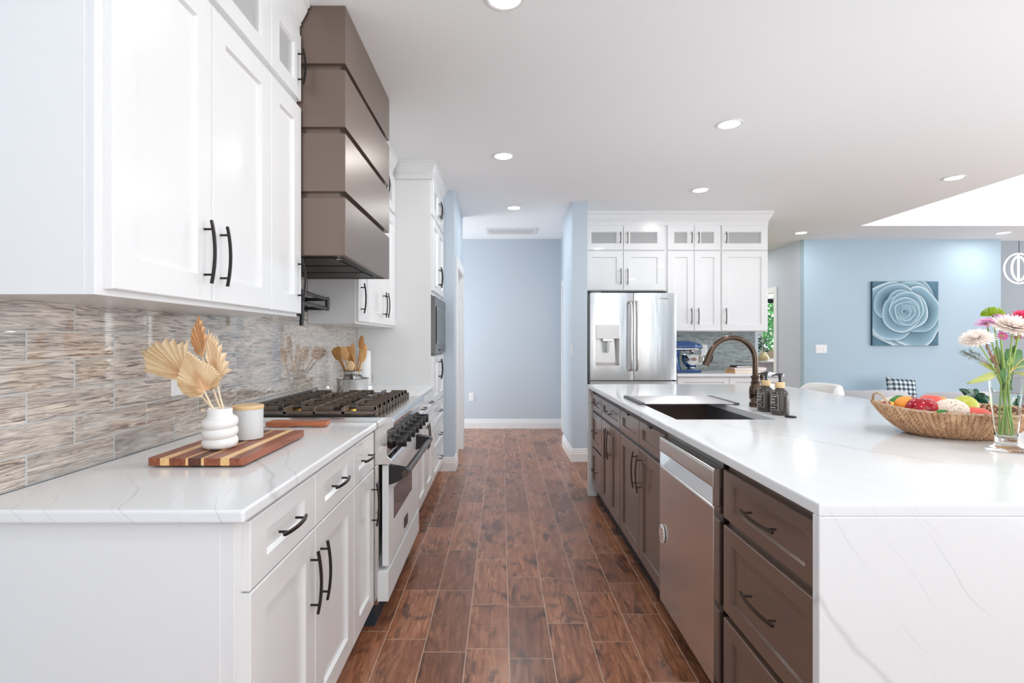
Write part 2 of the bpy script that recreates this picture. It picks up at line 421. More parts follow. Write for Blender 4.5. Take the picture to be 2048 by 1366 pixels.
# striped board woods
def wood(name, c0, c1, ax=1, sc=30, rough=.35):
    g = N(name); X = g.sep(g.tc.outputs['Object']); a = [X[0], X[1], X[2]]; a[ax] = g.math('MULTIPLY', a[ax], .08)
    n = g.noise(g.comb(*a), sc, 5, .6, 1); g.L(g.ramp(n, [(.3, c0), (.7, c1)]), g.p.inputs['Base Color']); g.p.inputs['Roughness'].default_value = rough
wood('walnut', sr(112, 58, 38), sr(172, 98, 66), 1, 60)
wood('walnut_dark', sr(76, 40, 32), sr(112, 62, 46), 1, 60)
wood('maple', sr(228, 178, 112), sr(248, 210, 150), 1, 60)
wood('beech', sr(206, 152, 92), sr(232, 186, 128), 2, 60, .5)
wood('beech_dark', sr(176, 122, 68), sr(210, 156, 96), 2, 60, .5)
wood('teak', sr(160, 88, 56), sr(196, 124, 86), 0, 60)
wood('wicker', sr(164, 118, 84), sr(222, 182, 142), 2, 40, .65)
wood('rope', sr(168, 140, 112), sr(214, 190, 160), 2, 90, .6)

# gingham for the pillow
g = N('gingham'); X = g.sep(g.tc.outputs['Object'])
def st(v): return g.math('GREATER_THAN', g.math('FRACT', g.math('DIVIDE', v, .062)), .5)
s2 = g.math('MULTIPLY', g.math('ADD', st(X[0]), st(X[2])), .5)
g.L(g.ramp(s2, [(0, (.78, .8, .8)), (.5, sr(140, 156, 164)), (1, sr(40, 64, 76))], 'CONSTANT'), g.p.inputs['Base Color'])
g.p.inputs['Roughness'].default_value = .9
# speckled decorative ball
g = N('speckled'); n = g.noise(g.tc.outputs['Object'], 190, 3, .6)
g.L(g.ramp(n, [(.36, sr(190, 150, 130)), (.46, sr(250, 232, 216)), (.7, sr(255, 246, 236))]), g.p.inputs['Base Color']); g.p.inputs['Roughness'].default_value = .8; g.bump(n, 1, .003)
# apple blush
g = N('apple_skin'); n = g.noise(g.tc.outputs['Object'], 22, 4, .6)
sp = g.n('ShaderNodeTexVoronoi'); sp.inputs['Scale'].default_value = 150; g.L(g.tc.outputs['Object'], sp.inputs['Vector'])
c = g.ramp(n, [(.3, sr(136, 6, 28)), (.6, sr(190, 16, 36)), (.8, sr(212, 60, 54))])
g.L(g.mix(g.math('LESS_THAN', sp.outputs['Distance'], .09), c, sr(240, 170, 140)), g.p.inputs['Base Color']); g.p.inputs['Roughness'].default_value = .14; g.p.inputs['Coat Weight'].default_value = .2
# painted picture: vertex colours carry the print
g = N('canvas_print'); a = g.n('ShaderNodeAttribute', attribute_name='print'); g.L(a.outputs['Color'], g.p.inputs['Base Color']); g.p.inputs['Roughness'].default_value = .6

# ================================================================== ROOM SHELL
XW = -1.185                                                   # finished face of the left kitchen wall
struct('floor', B(-3.2, 10.8, -4.6, 11.2, -.08, 0), 'floor_planks')
c = MB()
c.box(-3.2, 4.60, -4.6, 11.2, CEIL, 2.90); c.box(4.60, 9.6, 6.81, 7.82, CEIL, 2.90); c.box(4.60, 9.6, -4.6, 1.0, CEIL, 2.90)
c.box(8.6, 9.6, 1.0, 6.81, CEIL, 2.90); c.box(4.60, 7.26, 7.82, 11.2, CEIL, 2.90)
c.box(4.5, 4.60, 1.0, 6.81, 2.90, 3.62); c.box(8.6, 8.7, 1.0, 6.81, 2.90, 3.62); c.box(4.5, 8.7, .9, 1.0, 2.90, 3.62); c.box(4.5, 8.7, 6.81, 6.91, 2.90, 3.62)
c.box(4.4, 8.8, .8, 7.0, 3.62, 3.70); c.box(7.26, 10.8, 7.82, 9.7, 3.25, 3.35)
struct('ceiling', c, 'ceiling_paint')
struct('wall_left', B(-1.40, XW-.009, -4.6, 5.19, 0, CEIL), 'wall_blue')
w = MB(); w.box(-1.40, -.463, 5.19, 5.30, 0, CEIL); w.box(-.58, -.463, 5.30, 5.46, 0, CEIL); w.box(-.58, -.463, 5.46, 6.24, 2.04, CEIL); w.box(-.58, -.463, 6.24, 6.33, 0, CEIL); w.box(-1.40, -.58, 6.25, 6.33, 0, CEIL)
struct('wall_hall_left', w, 'wall_blue')
struct('wall_back', B(-2.2, 1.0, 7.69, 7.80, 0, CEIL), 'wall_grey_blue')
struct('wall_hall_right', MB().box(.746, .905, 5.594, 6.42, 0, CEIL).box(.86, .96, 6.42, 7.69, 0, CEIL), 'wall_blue')
struct('wall_fridge', B(.905, 3.075, 6.36, 6.46, 0, CEIL), 'wall_blue')
w = MB(); w.box(4.398, 4.50, 7.82, 8.55, 0, CEIL); w.box(4.398, 4.50, 8.55, 9.5, 2.04, CEIL); w.box(4.398, 4.50, 9.5, 11.2, 0, CEIL)
struct('wall_passage', w, 'wall_grey')
struct('wall_dining', B(4.398, 7.26, 7.72, 7.82, 0, 3.3), 'wall_blue_dimmed')
struct('wall_nook', B(7.16, 10.8, 9.55, 9.7, 0, 3.25), 'wall_nook_grey')
struct('wall_nook_side', B(7.16, 7.26, 7.82, 9.55, 0, 3.25), 'wall_grey_blue')
w = MB(); w.box(4.50, 5.13, 10.5, 10.62, 0, CEIL); w.box(6.1, 7.2, 10.5, 10.62, 0, CEIL); w.box(5.13, 6.1, 10.5, 10.62, 0, .875); w.box(5.13, 6.1, 10.5, 10.62, 2.13, CEIL)
struct('wall_laundry', w, 'paint_white')
w = MB(); w.box(-1.4, -1.0, -4.6, -4.5, 0, CEIL); w.box(4.2, 9.6, -4.6, -4.5, 0, CEIL); w.box(-1.0, 4.2, -4.6, -4.5, 2.45, CEIL)
struct('wall_rear', w, 'wall_blue')
w = MB(); w.box(9.5, 9.6, -4.5, -2.0, 0, CEIL); w.box(9.5, 9.6, 6.0, 7.82, 0, CEIL); w.box(9.5, 9.6, -2.0, 6.0, 2.5, CEIL); w.box(9.5, 9.6, -2.0, 6.0, 0, .3)
struct('wall_right', w, 'wall_blue')
# window frames in the rear and right glazing
f = MB()
for x in (-1.0, .3, 1.6, 2.9, 4.15): f.box(x, x+.05, -4.56, -4.5, 0, 2.45)
f.box(-1.0, 4.2, -4.56, -4.5, 2.39, 2.45); f.box(-1.0, 4.2, -4.56, -4.5, 0, .08)
r_ = struct('window_3', f, 'black_satin')
f = MB()
for k in range(6): f.box(9.5, 9.56, -2.0+k*1.59, -1.95+k*1.59, .3, 2.5)
f.box(9.5, 9.56, -2, 6, 2.44, 2.5); f.box(9.5, 9.56, -2, 6, .3, .36)
struct('window_2', f, 'paint_white')

# baseboards: stepped profile swept round the walls
BBP = [(0, 0), (.016, 0), (.016, .085), (.012, .09), (.012, .108), (.008, .113), (.008, .128), (.004, .136), (0, .136)]
def base(name, pts): return struct(name, MB().path(pts, BBP), 'paint_white')
base('baseboard_left', [(-.62, 5.19), (-.463, 5.19), (-.463, 5.372)][::1])
base('baseboard_back', [(-2.1, 7.69), (.86, 7.69)])
base('baseboard_right', [(.746, 6.42), (.746, 5.594), (.905, 5.594)])
base('baseboard_dining', [(4.398, 8.47), (4.398, 7.72), (7.26, 7.72)])
# hall doorway on the left: jamb lining and casing
CW, CT = .088, .018
d = MB()
d.box(-.60, -.447, 6.225, 6.24, 0, 2.04); d.box(-.60, -.447, 5.46, 5.475, 0, 2.04); d.box(-.60, -.447, 5.46, 6.24, 2.025, 2.04)
r_ = struct('door_1', d, 'paint_white')
cs = MB()
for (a, b_) in ((5.46-CW, 5.46), (6.24, 6.24+CW)): cs.box(-.463, -.463+CT, a, b_, 0, 2.04+CW)
cs.box(-.463, -.463+CT, 5.46, 6.24, 2.04, 2.04+CW)
cs.build('door_casing', 'paint_white', r_, bevel=.003)
# doorway on the right of the hall
d = MB(); d.box(.84, .858, 7.36, 7.45, 0, 2.10); d.box(.84, .858, 6.56, 6.65, 0, 2.10); d.box(.84, .858, 6.65, 7.36, 2.02, 2.10)
r_ = struct('door_2', d, 'paint_white', bevel=.002)
B(.852, .859, 6.65, 7.36, .01, 2.02).build('door_panel', 'paint_white', r_)
# passage doorway to the window room
d = MB(); d.box(4.39, 4.51, 8.55, 8.565, 0, 2.04); d.box(4.39, 4.51, 9.485, 9.5, 0, 2.04); d.box(4.39, 4.51, 8.55, 9.5, 2.025, 2.04)
r_ = struct('door_3', d, 'paint_white')
cs = MB()
for (a, b_) in ((8.55-CW, 8.55), (9.5, 9.5+CW)): cs.box(4.38, 4.398, a, b_, 0, 2.04+CW)
cs.box(4.38, 4.398, 8.55, 9.5, 2.04, 2.04+CW); cs.build('door_casing', 'paint_white', r_, bevel=.003)
# the window room: window with sill and blind
f = MB(); f.box(5.06, 5.15, 10.47, 10.5, .84, 2.20); f.box(6.08, 6.17, 10.47, 10.5, .84, 2.20); f.box(5.06, 6.17, 10.47, 10.5, 2.10, 2.20)
f.box(5.13, 5.16, 10.5, 10.58, .875, 2.13); f.box(6.07, 6.1, 10.5, 10.58, .875, 2.13); f.box(5.13, 6.1, 10.5, 10.58, 2.09, 2.13); f.box(5.13, 6.1, 10.5, 10.58, .875, .91)
r_ = struct('window_1', f, 'paint_white')
B(5.16, 6.07, 10.54, 10.546, .91, 2.09).build('window_pane', 'window_glass', r_)
B(5.0, 6.25, 10.26, 10.5, .845, .875).build('window_sill', 'paint_white', r_, bevel=.004)
tag(B(5.165, 6.065, 10.51, 10.535, 2.01, 2.09).build('roller_blind', 'black_satin'), 'dark roller blind rolled up at the top of the far window', 'blind')
t = thing('wall_cabinet', 'plain white wall cabinet beside the far window through the passage doorway', 'cabinet', (4.67, 10.3, 1.36))
B(4.51, 4.836, 9.85, 10.49, 1.36, 2.35).build('body', 'cabinet_white', t, bevel=.003)
B(4.53, 4.826, 9.83, 9.85, 1.38, 2.33).build('door', 'cabinet_white', t, bevel=.003)

# ------------------------------------------------------------------ outdoors beyond the far window
struct('ground', B(-6, 22, 11.3, 40, -.4, -.3), 'grass')
tag(B(-4, 22, 15.0, 16.6, -.3, -.27).build('driveway', 'concrete'), 'pale concrete drive across the lawn outside the far window', 'driveway')
t = thing('garden_fence', 'brown wooden fence seen low through the far window', 'fence', (11.6, 21, -.3))
for k in range(14): B(9.9+k*.3, 10.17+k*.3, 21, 21.04, -.3, .9).build('board', 'fence_brown', t)
for k, (x, y, s) in enumerate([(10.9, 24, .9), (16.2, 27, 1.0), (12.6, 31, 1.15)]):
    t = thing('tree', ['green leafy tree in the middle outside the far window', 'large green tree at the right outside the far window', 'green tree at the left outside the far window, mostly behind the doorway'][k], 'tree', (x, y, -.3), 'trees outside the far window')
    MB().tube([(x, y, -.3), (x+.1, y, 2), (x-.1, y, 4)], [.22, .16, .08]).build('trunk', 'bark', t, smooth=60)
    mb = MB()
    for i in range(1500):
        v = Vector((random.gauss(0, 1), random.gauss(0, 1), random.gauss(0, 1))).normalized()*random.uniform(.55, 1)
        p = Vector((x, y, 3.0*s))+Vector((v.x*2.3, v.y*2.0, v.z*2.9))*s; a = Vector((random.uniform(-1, 1), random.uniform(-1, 1), random.uniform(-1, 1))).normalized()*.17; b_ = a.orthogonal().normalized()*.1
        mb.add([p-a, p+b_, p+a, p-b_], [(0, 1, 2, 3)])
    mb.build('crown', 'tree_leaf', t)

# ================================================================== CABINET KIT
FL = lambda v: (v[1], v[0], v[2])                 # left run: u along Y, n = X
FI = lambda v: (-v[1], v[0], v[2])                # island: u along Y, n = -X
FB = lambda v: (v[0], -v[1], v[2])                # fridge wall: u along X, n = -Y
def ubox(F, u0, u1, n0, n1, z0, z1): return MB().box(u0, u1, n0, n1, z0, z1).xf(F)
def shaker(F, u0, u1, z0, z1, nb, nf, rail=.07, rec=.011, bev=.007, name='door', mat='cabinet_white', parent=None, glass=False, gr=None):
    m = MB(); rz = gr or rail; c = .0025
    def ring(iu, iz, n): return [(u0+iu, n, z0+iz), (u1-iu, n, z0+iz), (u1-iu, n, z1-iz), (u0+iu, n, z1-iz)]
    rings = [ring(0, 0, nb), ring(0, 0, nf-c), ring(c, c, nf), ring(rail, rz, nf), ring(rail+bev, rz+bev, nf-rec)]
    if glass: rings.append(ring(rail+bev, rz+bev, nb))
    vs = [p for r_ in rings for p in r_]; fs = []
    for i in range(len(rings)-1):
        for k in range(4): fs.append((i*4+k, i*4+(k+1) % 4, (i+1)*4+(k+1) % 4, (i+1)*4+k))
    L_ = (len(rings)-1)*4
    if glass:
        for k in range(4): fs.append((L_+k, L_+(k+1) % 4, (k+1) % 4, k))
    else: fs += [(0, 1, 2, 3), (L_, L_+1, L_+2, L_+3)]
    o = m.add(vs, fs).xf(F).build(name, mat, parent)
    if glass:
        MB().box(u0+rail+.002, u1-rail-.002, nb+.004, nb+.008, z0+rz+.002, z1-rz-.002).xf(F).build('glass_pane', 'glass_pane', o)
    return o
def pull(F, u, z, n, L_=.185, vert=True, mat='handle_bronze', parent=None, w=.0037, out=.032):
    pts = []; K = 14
    for i in range(K+1):
        t = i/K*2-1; a = t*L_/2; h = out-.010*t*t
        pts.append((u, n+h, z+a) if vert else (u+a, n+h, z))
    m = MB(); m.tube([F(p) for p in pts], [1]*(K+1), flat=(w, w))
    q = L_*.36
    for s in (-1, 1):
        a = (u, n, z+s*q) if vert else (u+s*q, n, z); b_ = (a[0], n+out-.004, a[2])
        m.tube([F(a), F(b_)], w*.95, 10)
    return m.build('handle', mat, parent)
def carcass(F, u0, u1, nb, nf, z0, z1, t, mat='cabinet_white', name='body', toe=None):
    m = MB().box(u0, u1, nb, nf, z0, z1)
    if toe: m.box(u0, u1, nb, nf-toe, 0, z0)
    return m.xf(F).build(name, mat, t, bevel=.0012, seg=1)
def hollow(F, u0, u1, nb, nf, z0, z1, t, mat='cabinet_white', inn='cabinet_inside', name='display_box'):
    k = .018; m = MB(); m.box(u0, u1, nb, nb+k, z0, z1); m.box(u0, u0+k, nb, nf, z0, z1); m.box(u1-k, u1, nb, nf, z0, z1); m.box(u0+k, u1-k, nb, nf-.001, z0, z0+k); m.box(u0+k, u1-k, nb, nf-.001, z1-k, z1); w_ = .045; m.box(u0+k, u0+w_, nf-.018, nf-.0005, z0+k, z1-k); m.box(u1-w_, u1-k, nf-.018, nf-.0005, z0+k, z1-k); m.box(u0+w_, u1-w_, nf-.018, nf-.0005, z0+k, z0+.05); m.box(u0+w_, u1-w_, nf-.018, nf-.0005, z1-.05, z1-k)
    return m.xf(F).build(name, mat, t)

G = .0022      # half gap between fronts
# ---------------- left run, base cabinets (faces at X=-.585, fronts to -.565)
NB, NFR, NFT = XW+.002, -.586, -.565
def base_left(label, u0, u1, fronts, group='white base cabinets of the range wall', end=0):
    t = thing('base_cabinet', label, 'cabinet', (-.88, (u0+u1)/2, 0), group)
    carcass(FL, u0-end, u1, NB, NFR, .105, .884, t, toe=.055)
    for k in fronts:
        kind, a, b_, z0, z1 = k[:5]
        o = shaker(FL, a+G, b_-G, z0, z1, NFR, NFT, rail=.075 if kind == 'door' else (.085 if b_-a > .35 else .065), name=kind, parent=t, gr=.07 if kind == 'door' else .048)
        if kind == 'door': pull(FL, k[5], .562, NFT, vert=True, parent=o)
        else: pull(FL, (a+b_)/2, (z0+z1)/2, NFT, L_=.15, vert=False, parent=o)
    return t
a0, a1, a2, a3 = 1.193, 1.612, 2.034, 2.352
tb_ = base_left('white double base cabinet at the near end, two drawers above two doors', a0, a2,
          [('drawer', a0, a1, .714, .872), ('drawer', a1, a2, .714, .872), ('door', a0, a1, .108, .709, a1-.04), ('door', a1, a2, .108, .709, a1+.045)], end=.028)
B(NB, NFR-.030, 1.1625, 1.168, .001, .884).build('end_panel', 'cabinet_white', tb_, bevel=.0008, seg=1)
base_left('narrow white base cabinet with one drawer and one door, just before the range', a2, a3,
          [('drawer', a2, a3, .714, .872), ('door', a2, a3, .108, .709, a3-.04)])
b0, b1, b2, b3 = 3.276, 3.58, 3.965, 4.358
base_left('narrow white base cabinet mostly hidden behind the range knobs', b0, b1, [('drawer', b0, b1, .714, .872), ('door', b0, b1, .108, .709, b0+.04)])
base_left('white double base cabinet between the range and the tall oven cabinet', b1, b3,
          [('drawer', b1, b2, .714, .872), ('drawer', b2, b3, .714, .872), ('door', b1, b2, .108, .709, b2-.035), ('door', b2, b3, .108, .709, b2+.035)])
tag(B(XW+.001, -.552, 1.137, 2.356, .885, .915).build('countertop', 'quartz', bevel=.007, seg=4), 'white veined quartz countertop under the cutting board, near end of the left run', 'countertop', 'quartz countertops of the range wall')
tag(B(XW+.001, -.552, 3.274, 4.362, .885, .915).build('countertop', 'quartz', bevel=.007, seg=4), 'white quartz countertop beyond the range, under the paper towel holder', 'countertop', 'quartz countertops of the range wall')

# ---------------- left run, wall cabinets (door fronts at X=-.87)
UB, UF, UD = XW+.001, -.892, -.871
def wall_left(label, u0, u1, doors, glasses):
    t = thing('wall_cabinet', label, 'cabinet', (-1.03, (u0+u1)/2, 1.38), 'white wall cabinets of the range wall')
    carcass(FL, u0, u1, UB, UF, 1.38, 2.2995, t)
    hollow(FL, u0, u1, UB, UF, 2.2995, 2.62, t)
    for (a, b_, h) in doors:
        o = shaker(FL, a+G, b_-G, 1.395, 2.287, UF, UD, rail=.075, name='door', parent=t); pull(FL, h, 1.538, UD, parent=o)
    for (a, b_, h) in glasses:
        o = shaker(FL, a+G, b_-G, 2.317, 2.60, UF, UD, rail=.072, gr=.062, name='glass_door', parent=t, glass=True); pull(FL, h, 2.45, UD, L_=.15, parent=o)
    return t
c0, c1, c2, c3 = 1.188, 1.600, 2.010, 2.312
tw_ = wall_left('white wall cabinet with two tall doors at the left, nearest the viewer', 1.165, c2, [(c0, c1, c1-.045), (c1, c2, c1+.045)], [(c0, c1, c1-.045), (c1, c2, c1+.045)])
B(UF-.014, UF-.0005, 1.1645, 1.168, 1.38, 2.62).build('end_stile', 'cabinet_white', tw_, bevel=.0008, seg=1)
B(UB, UF-.022, 1.1635, 1.168, 1.38, 2.62).build('end_panel', 'cabinet_white', tw_, bevel=.0008, seg=1)
wall_left('narrow white wall cabinet with one door beside the near side of the range hood', c2, c3, [(c2, c3, c3-.04)], [(c2, c3, c3-.04)])
e0, e1, e2, e3 = 3.243, 3.54, 3.95, 4.358
wall_left('narrow white wall cabinet just past the range hood', e0, e1, [(e0, e1, e0+.045)], [(e0, e1, e0+.045)])
wall_left('white wall cabinet with paired doors against the tall oven cabinet', e1, e3, [(e1, e2, e2-.04), (e2, e3, e2+.04)], [(e1, e2, e2-.04), (e2, e3, e2+.04)])
CRP = [(0, 2.60), (.006, 2.60), (.006, 2.645), (.012, 2.65), (.012, 2.662), (.018, 2.67), (.034, 2.70), (.040, 2.712), (.040, 2.722), (.050, 2.728), (.050, 2.7425), (0, 2.7425)]
def crown(name, pts): return struct(name, MB().path(pts, CRP), 'cabinet_white')
crown('trim_1', [(XW, 1.165), (-.884, 1.165), (-.884, 2.312)][::-1][::-1])
crown('trim_2', [(-.884, 3.243), (-.884, 4.30)])

# ---------------- tall oven cabinet
TX = -.582; TF = -.562
t = thing('tall_cabinet', 'tall white cabinet housing the microwave at the far end of the range wall', 'cabinet', (-.87, 4.77, 0))
T0, T1 = 4.36, 5.188; tm = (T0+T1)/2
m = MB(); e_ = .0006
m.box(T0, T0+.02, UB, TX, .105, 2.62); m.box(T1-.02, T1, UB, TX, .105, 2.62)
m.box(T0+.02+e_, T1-.02-e_, UB, TX, .106, 1.150); m.box(T0+.02+e_, T1-.02-e_, UB, TX, 1.655, 2.297); m.box(T0+.02+e_, T1-.02-e_, UB, TX-.05, 1.151, 1.654); m.box(T0, T1, UB, TX-.055, 0, .104)
m.xf(FL).build('body', 'cabinet_white', t)
hollow(FL, T0+.021, T1-.021, UB, TX, 2.2975, 2.62, t)
for (z0, z1, gl, hz) in ((2.317, 2.60, True, 2.44), (1.69, 2.285, False, 1.84), (.745, 1.145, False, 1.02)):
    for (a, b_, h) in ((T0+.012, tm, tm-.035), (tm, T1-.012, tm+.035)):
        o = shaker(FL, a+G, b_-G, z0, z1, TX, TF, rail=.07, gr=.06, name='glass_door' if gl else 'door', parent=t, glass=gl); pull(FL, h, hz, TF, L_=.15 if gl else .18, parent=o)
for (z0, z1) in ((.54, .735), (.33, .53), (.115, .32)):
    o = shaker(FL, T0+.014, T1-.014, z0, z1, TX, TF, rail=.07, gr=.045, name='drawer', parent=t); pull(FL, tm, (z0+z1)/2+.01, TF, L_=.16, vert=False, parent=o)
crown('trim_3', [(-.90, 4.355), (-.578, 4.355), (-.578, 5.188)])
t = thing('microwave', 'built-in stainless microwave in the tall white cabinet', 'microwave', (-.59, tm, 1.16))
B(-.612, -.545, T0+.015, T1-.03, 1.163, 1.642).build('trim_kit', 'steel_dark', t, bevel=.003)
B(-.545, -.538, T0+.06, T1-.09, 1.245, 1.560).build('door', 'black_gloss', t, bevel=.002)
B(-.538, -.5365, T0+.10, T1-.22, 1.275, 1.530).build('window', 'steel_dark', t)
B(-.545, -.537, T0+.3, T0+.5, 1.185, 1.2).build('control_strip', 'black_satin', t)

# ---------------- tile backsplashes
tag(MB().box(XW-.009, XW, .9, 4.36, .915, 1.3805).box(XW-.009, XW, 2.313, 3.242, 1.3806, 1.70).build('tile_backsplash', 'tile_left'), 'glossy weathered wood look glass tile backsplash behind the range', 'backsplash')
tag(B(.97, 3.034, 6.352, 6.36, .915, 1.39).build('tile_backsplash', 'tile_back'), 'wood look tile backsplash with a bluish reflection tint behind the blue stand mixer', 'backsplash')

# ================================================================== RANGE HOOD
t = thing('range_hood', 'bronze brown range hood of four stacked bands reaching the ceiling', 'range hood', (-.94, 2.775, 1.65))
H0, H1, HX = 2.322, 3.232, -.683
B(XW+.001, HX-.03, H0+.02, H1-.02, 1.66, CEIL-.002).build('inner_shell', 'hood_bronze', t)
for (z0, z1) in ((2.490, CEIL-.001), (2.212, 2.461), (1.930, 2.184), (1.650, 1.903)):
    m = MB(); k = .02
    if z0 < 1.7:
        m.box(HX-k, HX, H0, H1, z0, z1); m.box(XW+.001, HX-k, H0, H0+k, z0, z1); m.box(XW+.001, HX-k, H1-k, H1, z0, z1)
    else: m.box(XW+.001, HX, H0, H1, z0, z1)
    m.build('band', 'hood_bronze', t, bevel=.0015, seg=2)
B(XW+.003, HX-.022, H0+.022, H1-.022, 1.655, 1.665).build('filter_panel', 'hood_inside', t)
m = MB()
for k in range(3): m.box(-1.1, -.76, H0+.08+k*.26, H0+.30+k*.26, 1.648, 1.656)
m.build('filter', 'hood_inside', t, bevel=.002)
MB().lathe((-.74, 2.42, 1.647), [(.0, 0), (.014, 0), (.014, .01), (0, .01)], 16).build('control_knob', 'chrome', t)

# ================================================================== RANGE
Y0, Y1 = 2.362, 3.268
t = thing('kitchen_range', 'wide white and stainless gas range with black knobs', 'range', (-.85, 2.815, 0))
B(-1.17, -.552, Y0, Y1, .10, .725).build('body', 'steel', t)
B(-1.1, -.567, Y0+.015, Y1-.015, 0, .10).build('toe_panel', 'toe_blue', t)
prof = [(-1.165, .725), (-.50, .725), (-.488, .738), (-.494, .75), (-.509, .764), (-.509, .876), (-.497, .884), (-.481, .893), (-.477, .915), (-.482, .930), (-.492, .9355), (-1.165, .9355)]
m = MB().prism(prof, Y0, Y1, 'y'); m.build('control_panel', 'steel', t, bevel=.0012, seg=1)
B(-1.12, -.585, Y0+.02, Y1-.02, .9355, .942).build('cooktop', 'black_satin', t, bevel=.002)
B(-1.176, -1.128, Y0, Y1, .9355, .992).build('back_guard', 'range_top_steel', t, bevel=.003)
for i in range(7):
    y = 2.455+i*.1215; z = .812
    k = MB().lathe((0, y, z), [(0, -.488), (.026, -.488), (.030, -.492), (.034, -.504), (.036, -.509), (0, -.509)][::-1], 28, 'x').build('knob', 'black_gloss', t, smooth=40)
    m = MB().lathe((0, y, z), [(.022, -.490), (.024, -.478), (.022, -.450), (.018, -.446), (0, -.446)], 24, 'x')
    m.box(-.478, -.438, y-.0085, y+.0085, z-.0245, z+.0245)
    m.build('grip', 'black_satin', k, bevel=.0045, seg=3, smooth=40)
    MB().lathe((0, y, z), [(.0365, -.509), (.038, -.507), (.0365, -.505)], 28, 'x').build('ring', 'pewter', k, smooth=40)
o = B(-.536, -.507, Y0+.022, Y1-.012, .264, .718).build('oven_door', 'range_white', t, bevel=.002)
B(-.508, -.5055, 2.50, 3.00, .438, .585).build('oven_window', 'oven_glass', o, bevel=.001)
hm = MB().tube([(-.432, Y0+.02, .680), (-.432, Y1-.05, .680)], .0165, 20)
hm.build('oven_handle', 'pewter', o, smooth=40)
for y in (Y0+.028, Y1-.115):
    pr = [(-.507, .716), (-.507, .628), (-.47, .64), (-.44, .662), (-.424, .672), (-.416, .682), (-.418, .694), (-.43, .702), (-.45, .706)]
    MB().prism(pr, y-.004, y+.052 if y > 3 else y+.03, 'y').build('handle_bracket', 'black_satin', o, bevel=.0015)
B(-.5065, -.503, 2.765, 2.855, .300, .352).build('badge', 'black_satin', o)
B(-.558, -.506, Y0+.01, Y1-.008, .111, .246).build('kick_drawer', 'range_white', t, bevel=.002)
B(-.555, -.548, Y0+.004, Y0+.02, .25, .724).build('side_rail', 'steel', t)
for gi in range(3):
    g0 = Y0+.022+gi*.2895; g1 = g0+.283; ym = (g0+g1)/2
    g_ = MB(); x0, x1 = -1.115, -.572; zb0, zb1, zt0, zt1 = .947, .958, .958, .978; bw = .011
    for (a, b_) in ((g0, g0+bw), (g1-bw, g1)): g_.box(x0, x1, a, b_, zb0, zb1+.002)
    for (a, b_) in ((x0, x0+bw), (x1-bw, x1)): g_.box(a, b_, g0, g1, zb0, zb1+.002)
    g_.box(-.915, -.772, ym-bw/2, ym+bw/2, zt0, zt1); g_.box(-.843-bw/2, -.843+bw/2, g0, g1, zb0, zt1-.001)
    for yy in (g0+.045, ym, g1-.045):                       # fingers reaching in from the front, the back and the middle bar
        L_ = .092 if abs(yy-ym) > .01 else .078
        for (xa, xb) in ((x1-L_, x1+.001), (x0-.001, x0+L_), (-.843-L_*.8, -.843+L_*.8)): g_.box(xa, xb, yy-.005, yy+.005, zt0-.002, zt1)
        for xx in (x0, x1-bw): g_.box(xx, xx+bw, yy-.005, yy+.005, zb0, zt1-.001)
    for bx in (-.975, -.712):
        for (ya, yb) in ((g0-.001, g0+.082), (g1-.082, g1+.001)): g_.box(bx-.005, bx+.005, ya, yb, zt0-.002, zt1-.0015)
        for yy in (g0, g1-bw): g_.box(bx-.008, bx+.008, yy, yy+bw, zb0, zt1-.002)
    for k in range(4):                                      # feet in front of the grate
        yy = g0+.02+k*.075; g_.box(x1-.002, x1+.012, yy, yy+.012, .9365, .962)
    g_.build('grate', 'cast_iron', t, bevel=.0015, seg=1)
    for bx in (-.975, -.712):
        b_ = MB().lathe((bx, ym, 0), [(0, .942), (.052, .942), (.056, .947), (.05, .953), (.046, .957), (0, .957)], 28).build('burner', 'brass', t, smooth=40)
        MB().lathe((bx, ym, 0), [(0, .957), (.04, .957), (.04, .963), (.034, .966), (0, .966)], 28).build('burner_cap', 'black_satin', b_, smooth=40)

# pot filler on the tiles between range and wall cabinet
t = thing('pot_filler', 'black folding pot filler tap on the tiles under the hood', 'tap', (XW, 3.17, 1.49))
B(XW, XW+.012, 3.125, 3.215, 1.450, 1.540).build('wall_plate', 'black_satin', t, bevel=.002)
MB().tube([(XW+.01, 3.17, 1.522), (-1.05, 3.17, 1.522), (-1.04, 3.165, 1.522)], .010).tube([(XW+.01, 3.17, 1.468), (-1.04, 3.17, 1.468)], .010).tube([(-1.04, 3.17, 1.455), (-1.04, 3.17, 1.535)], .013).build('upper_arm', 'black_satin', t, smooth=40)
MB().tube([(-1.04, 3.17, 1.468), (-1.0, 2.66, 1.468)], .010).tube([(-1.04, 3.17, 1.522), (-1.0, 2.66, 1.522)], .010).tube([(-1.0, 2.66, 1.535), (-1.0, 2.66, 1.40)], .013).build('lower_arm', 'black_satin', t, smooth=40)
MB().tube([(-1.0, 2.66, 1.41), (-1.06, 2.50, 1.408), (-1.06, 2.48, 1.40)], .009).tube([(-1.0, 2.66, 1.40), (-1.0, 2.655, 1.352)], .0105).build('spout', 'black_satin', t, smooth=40)

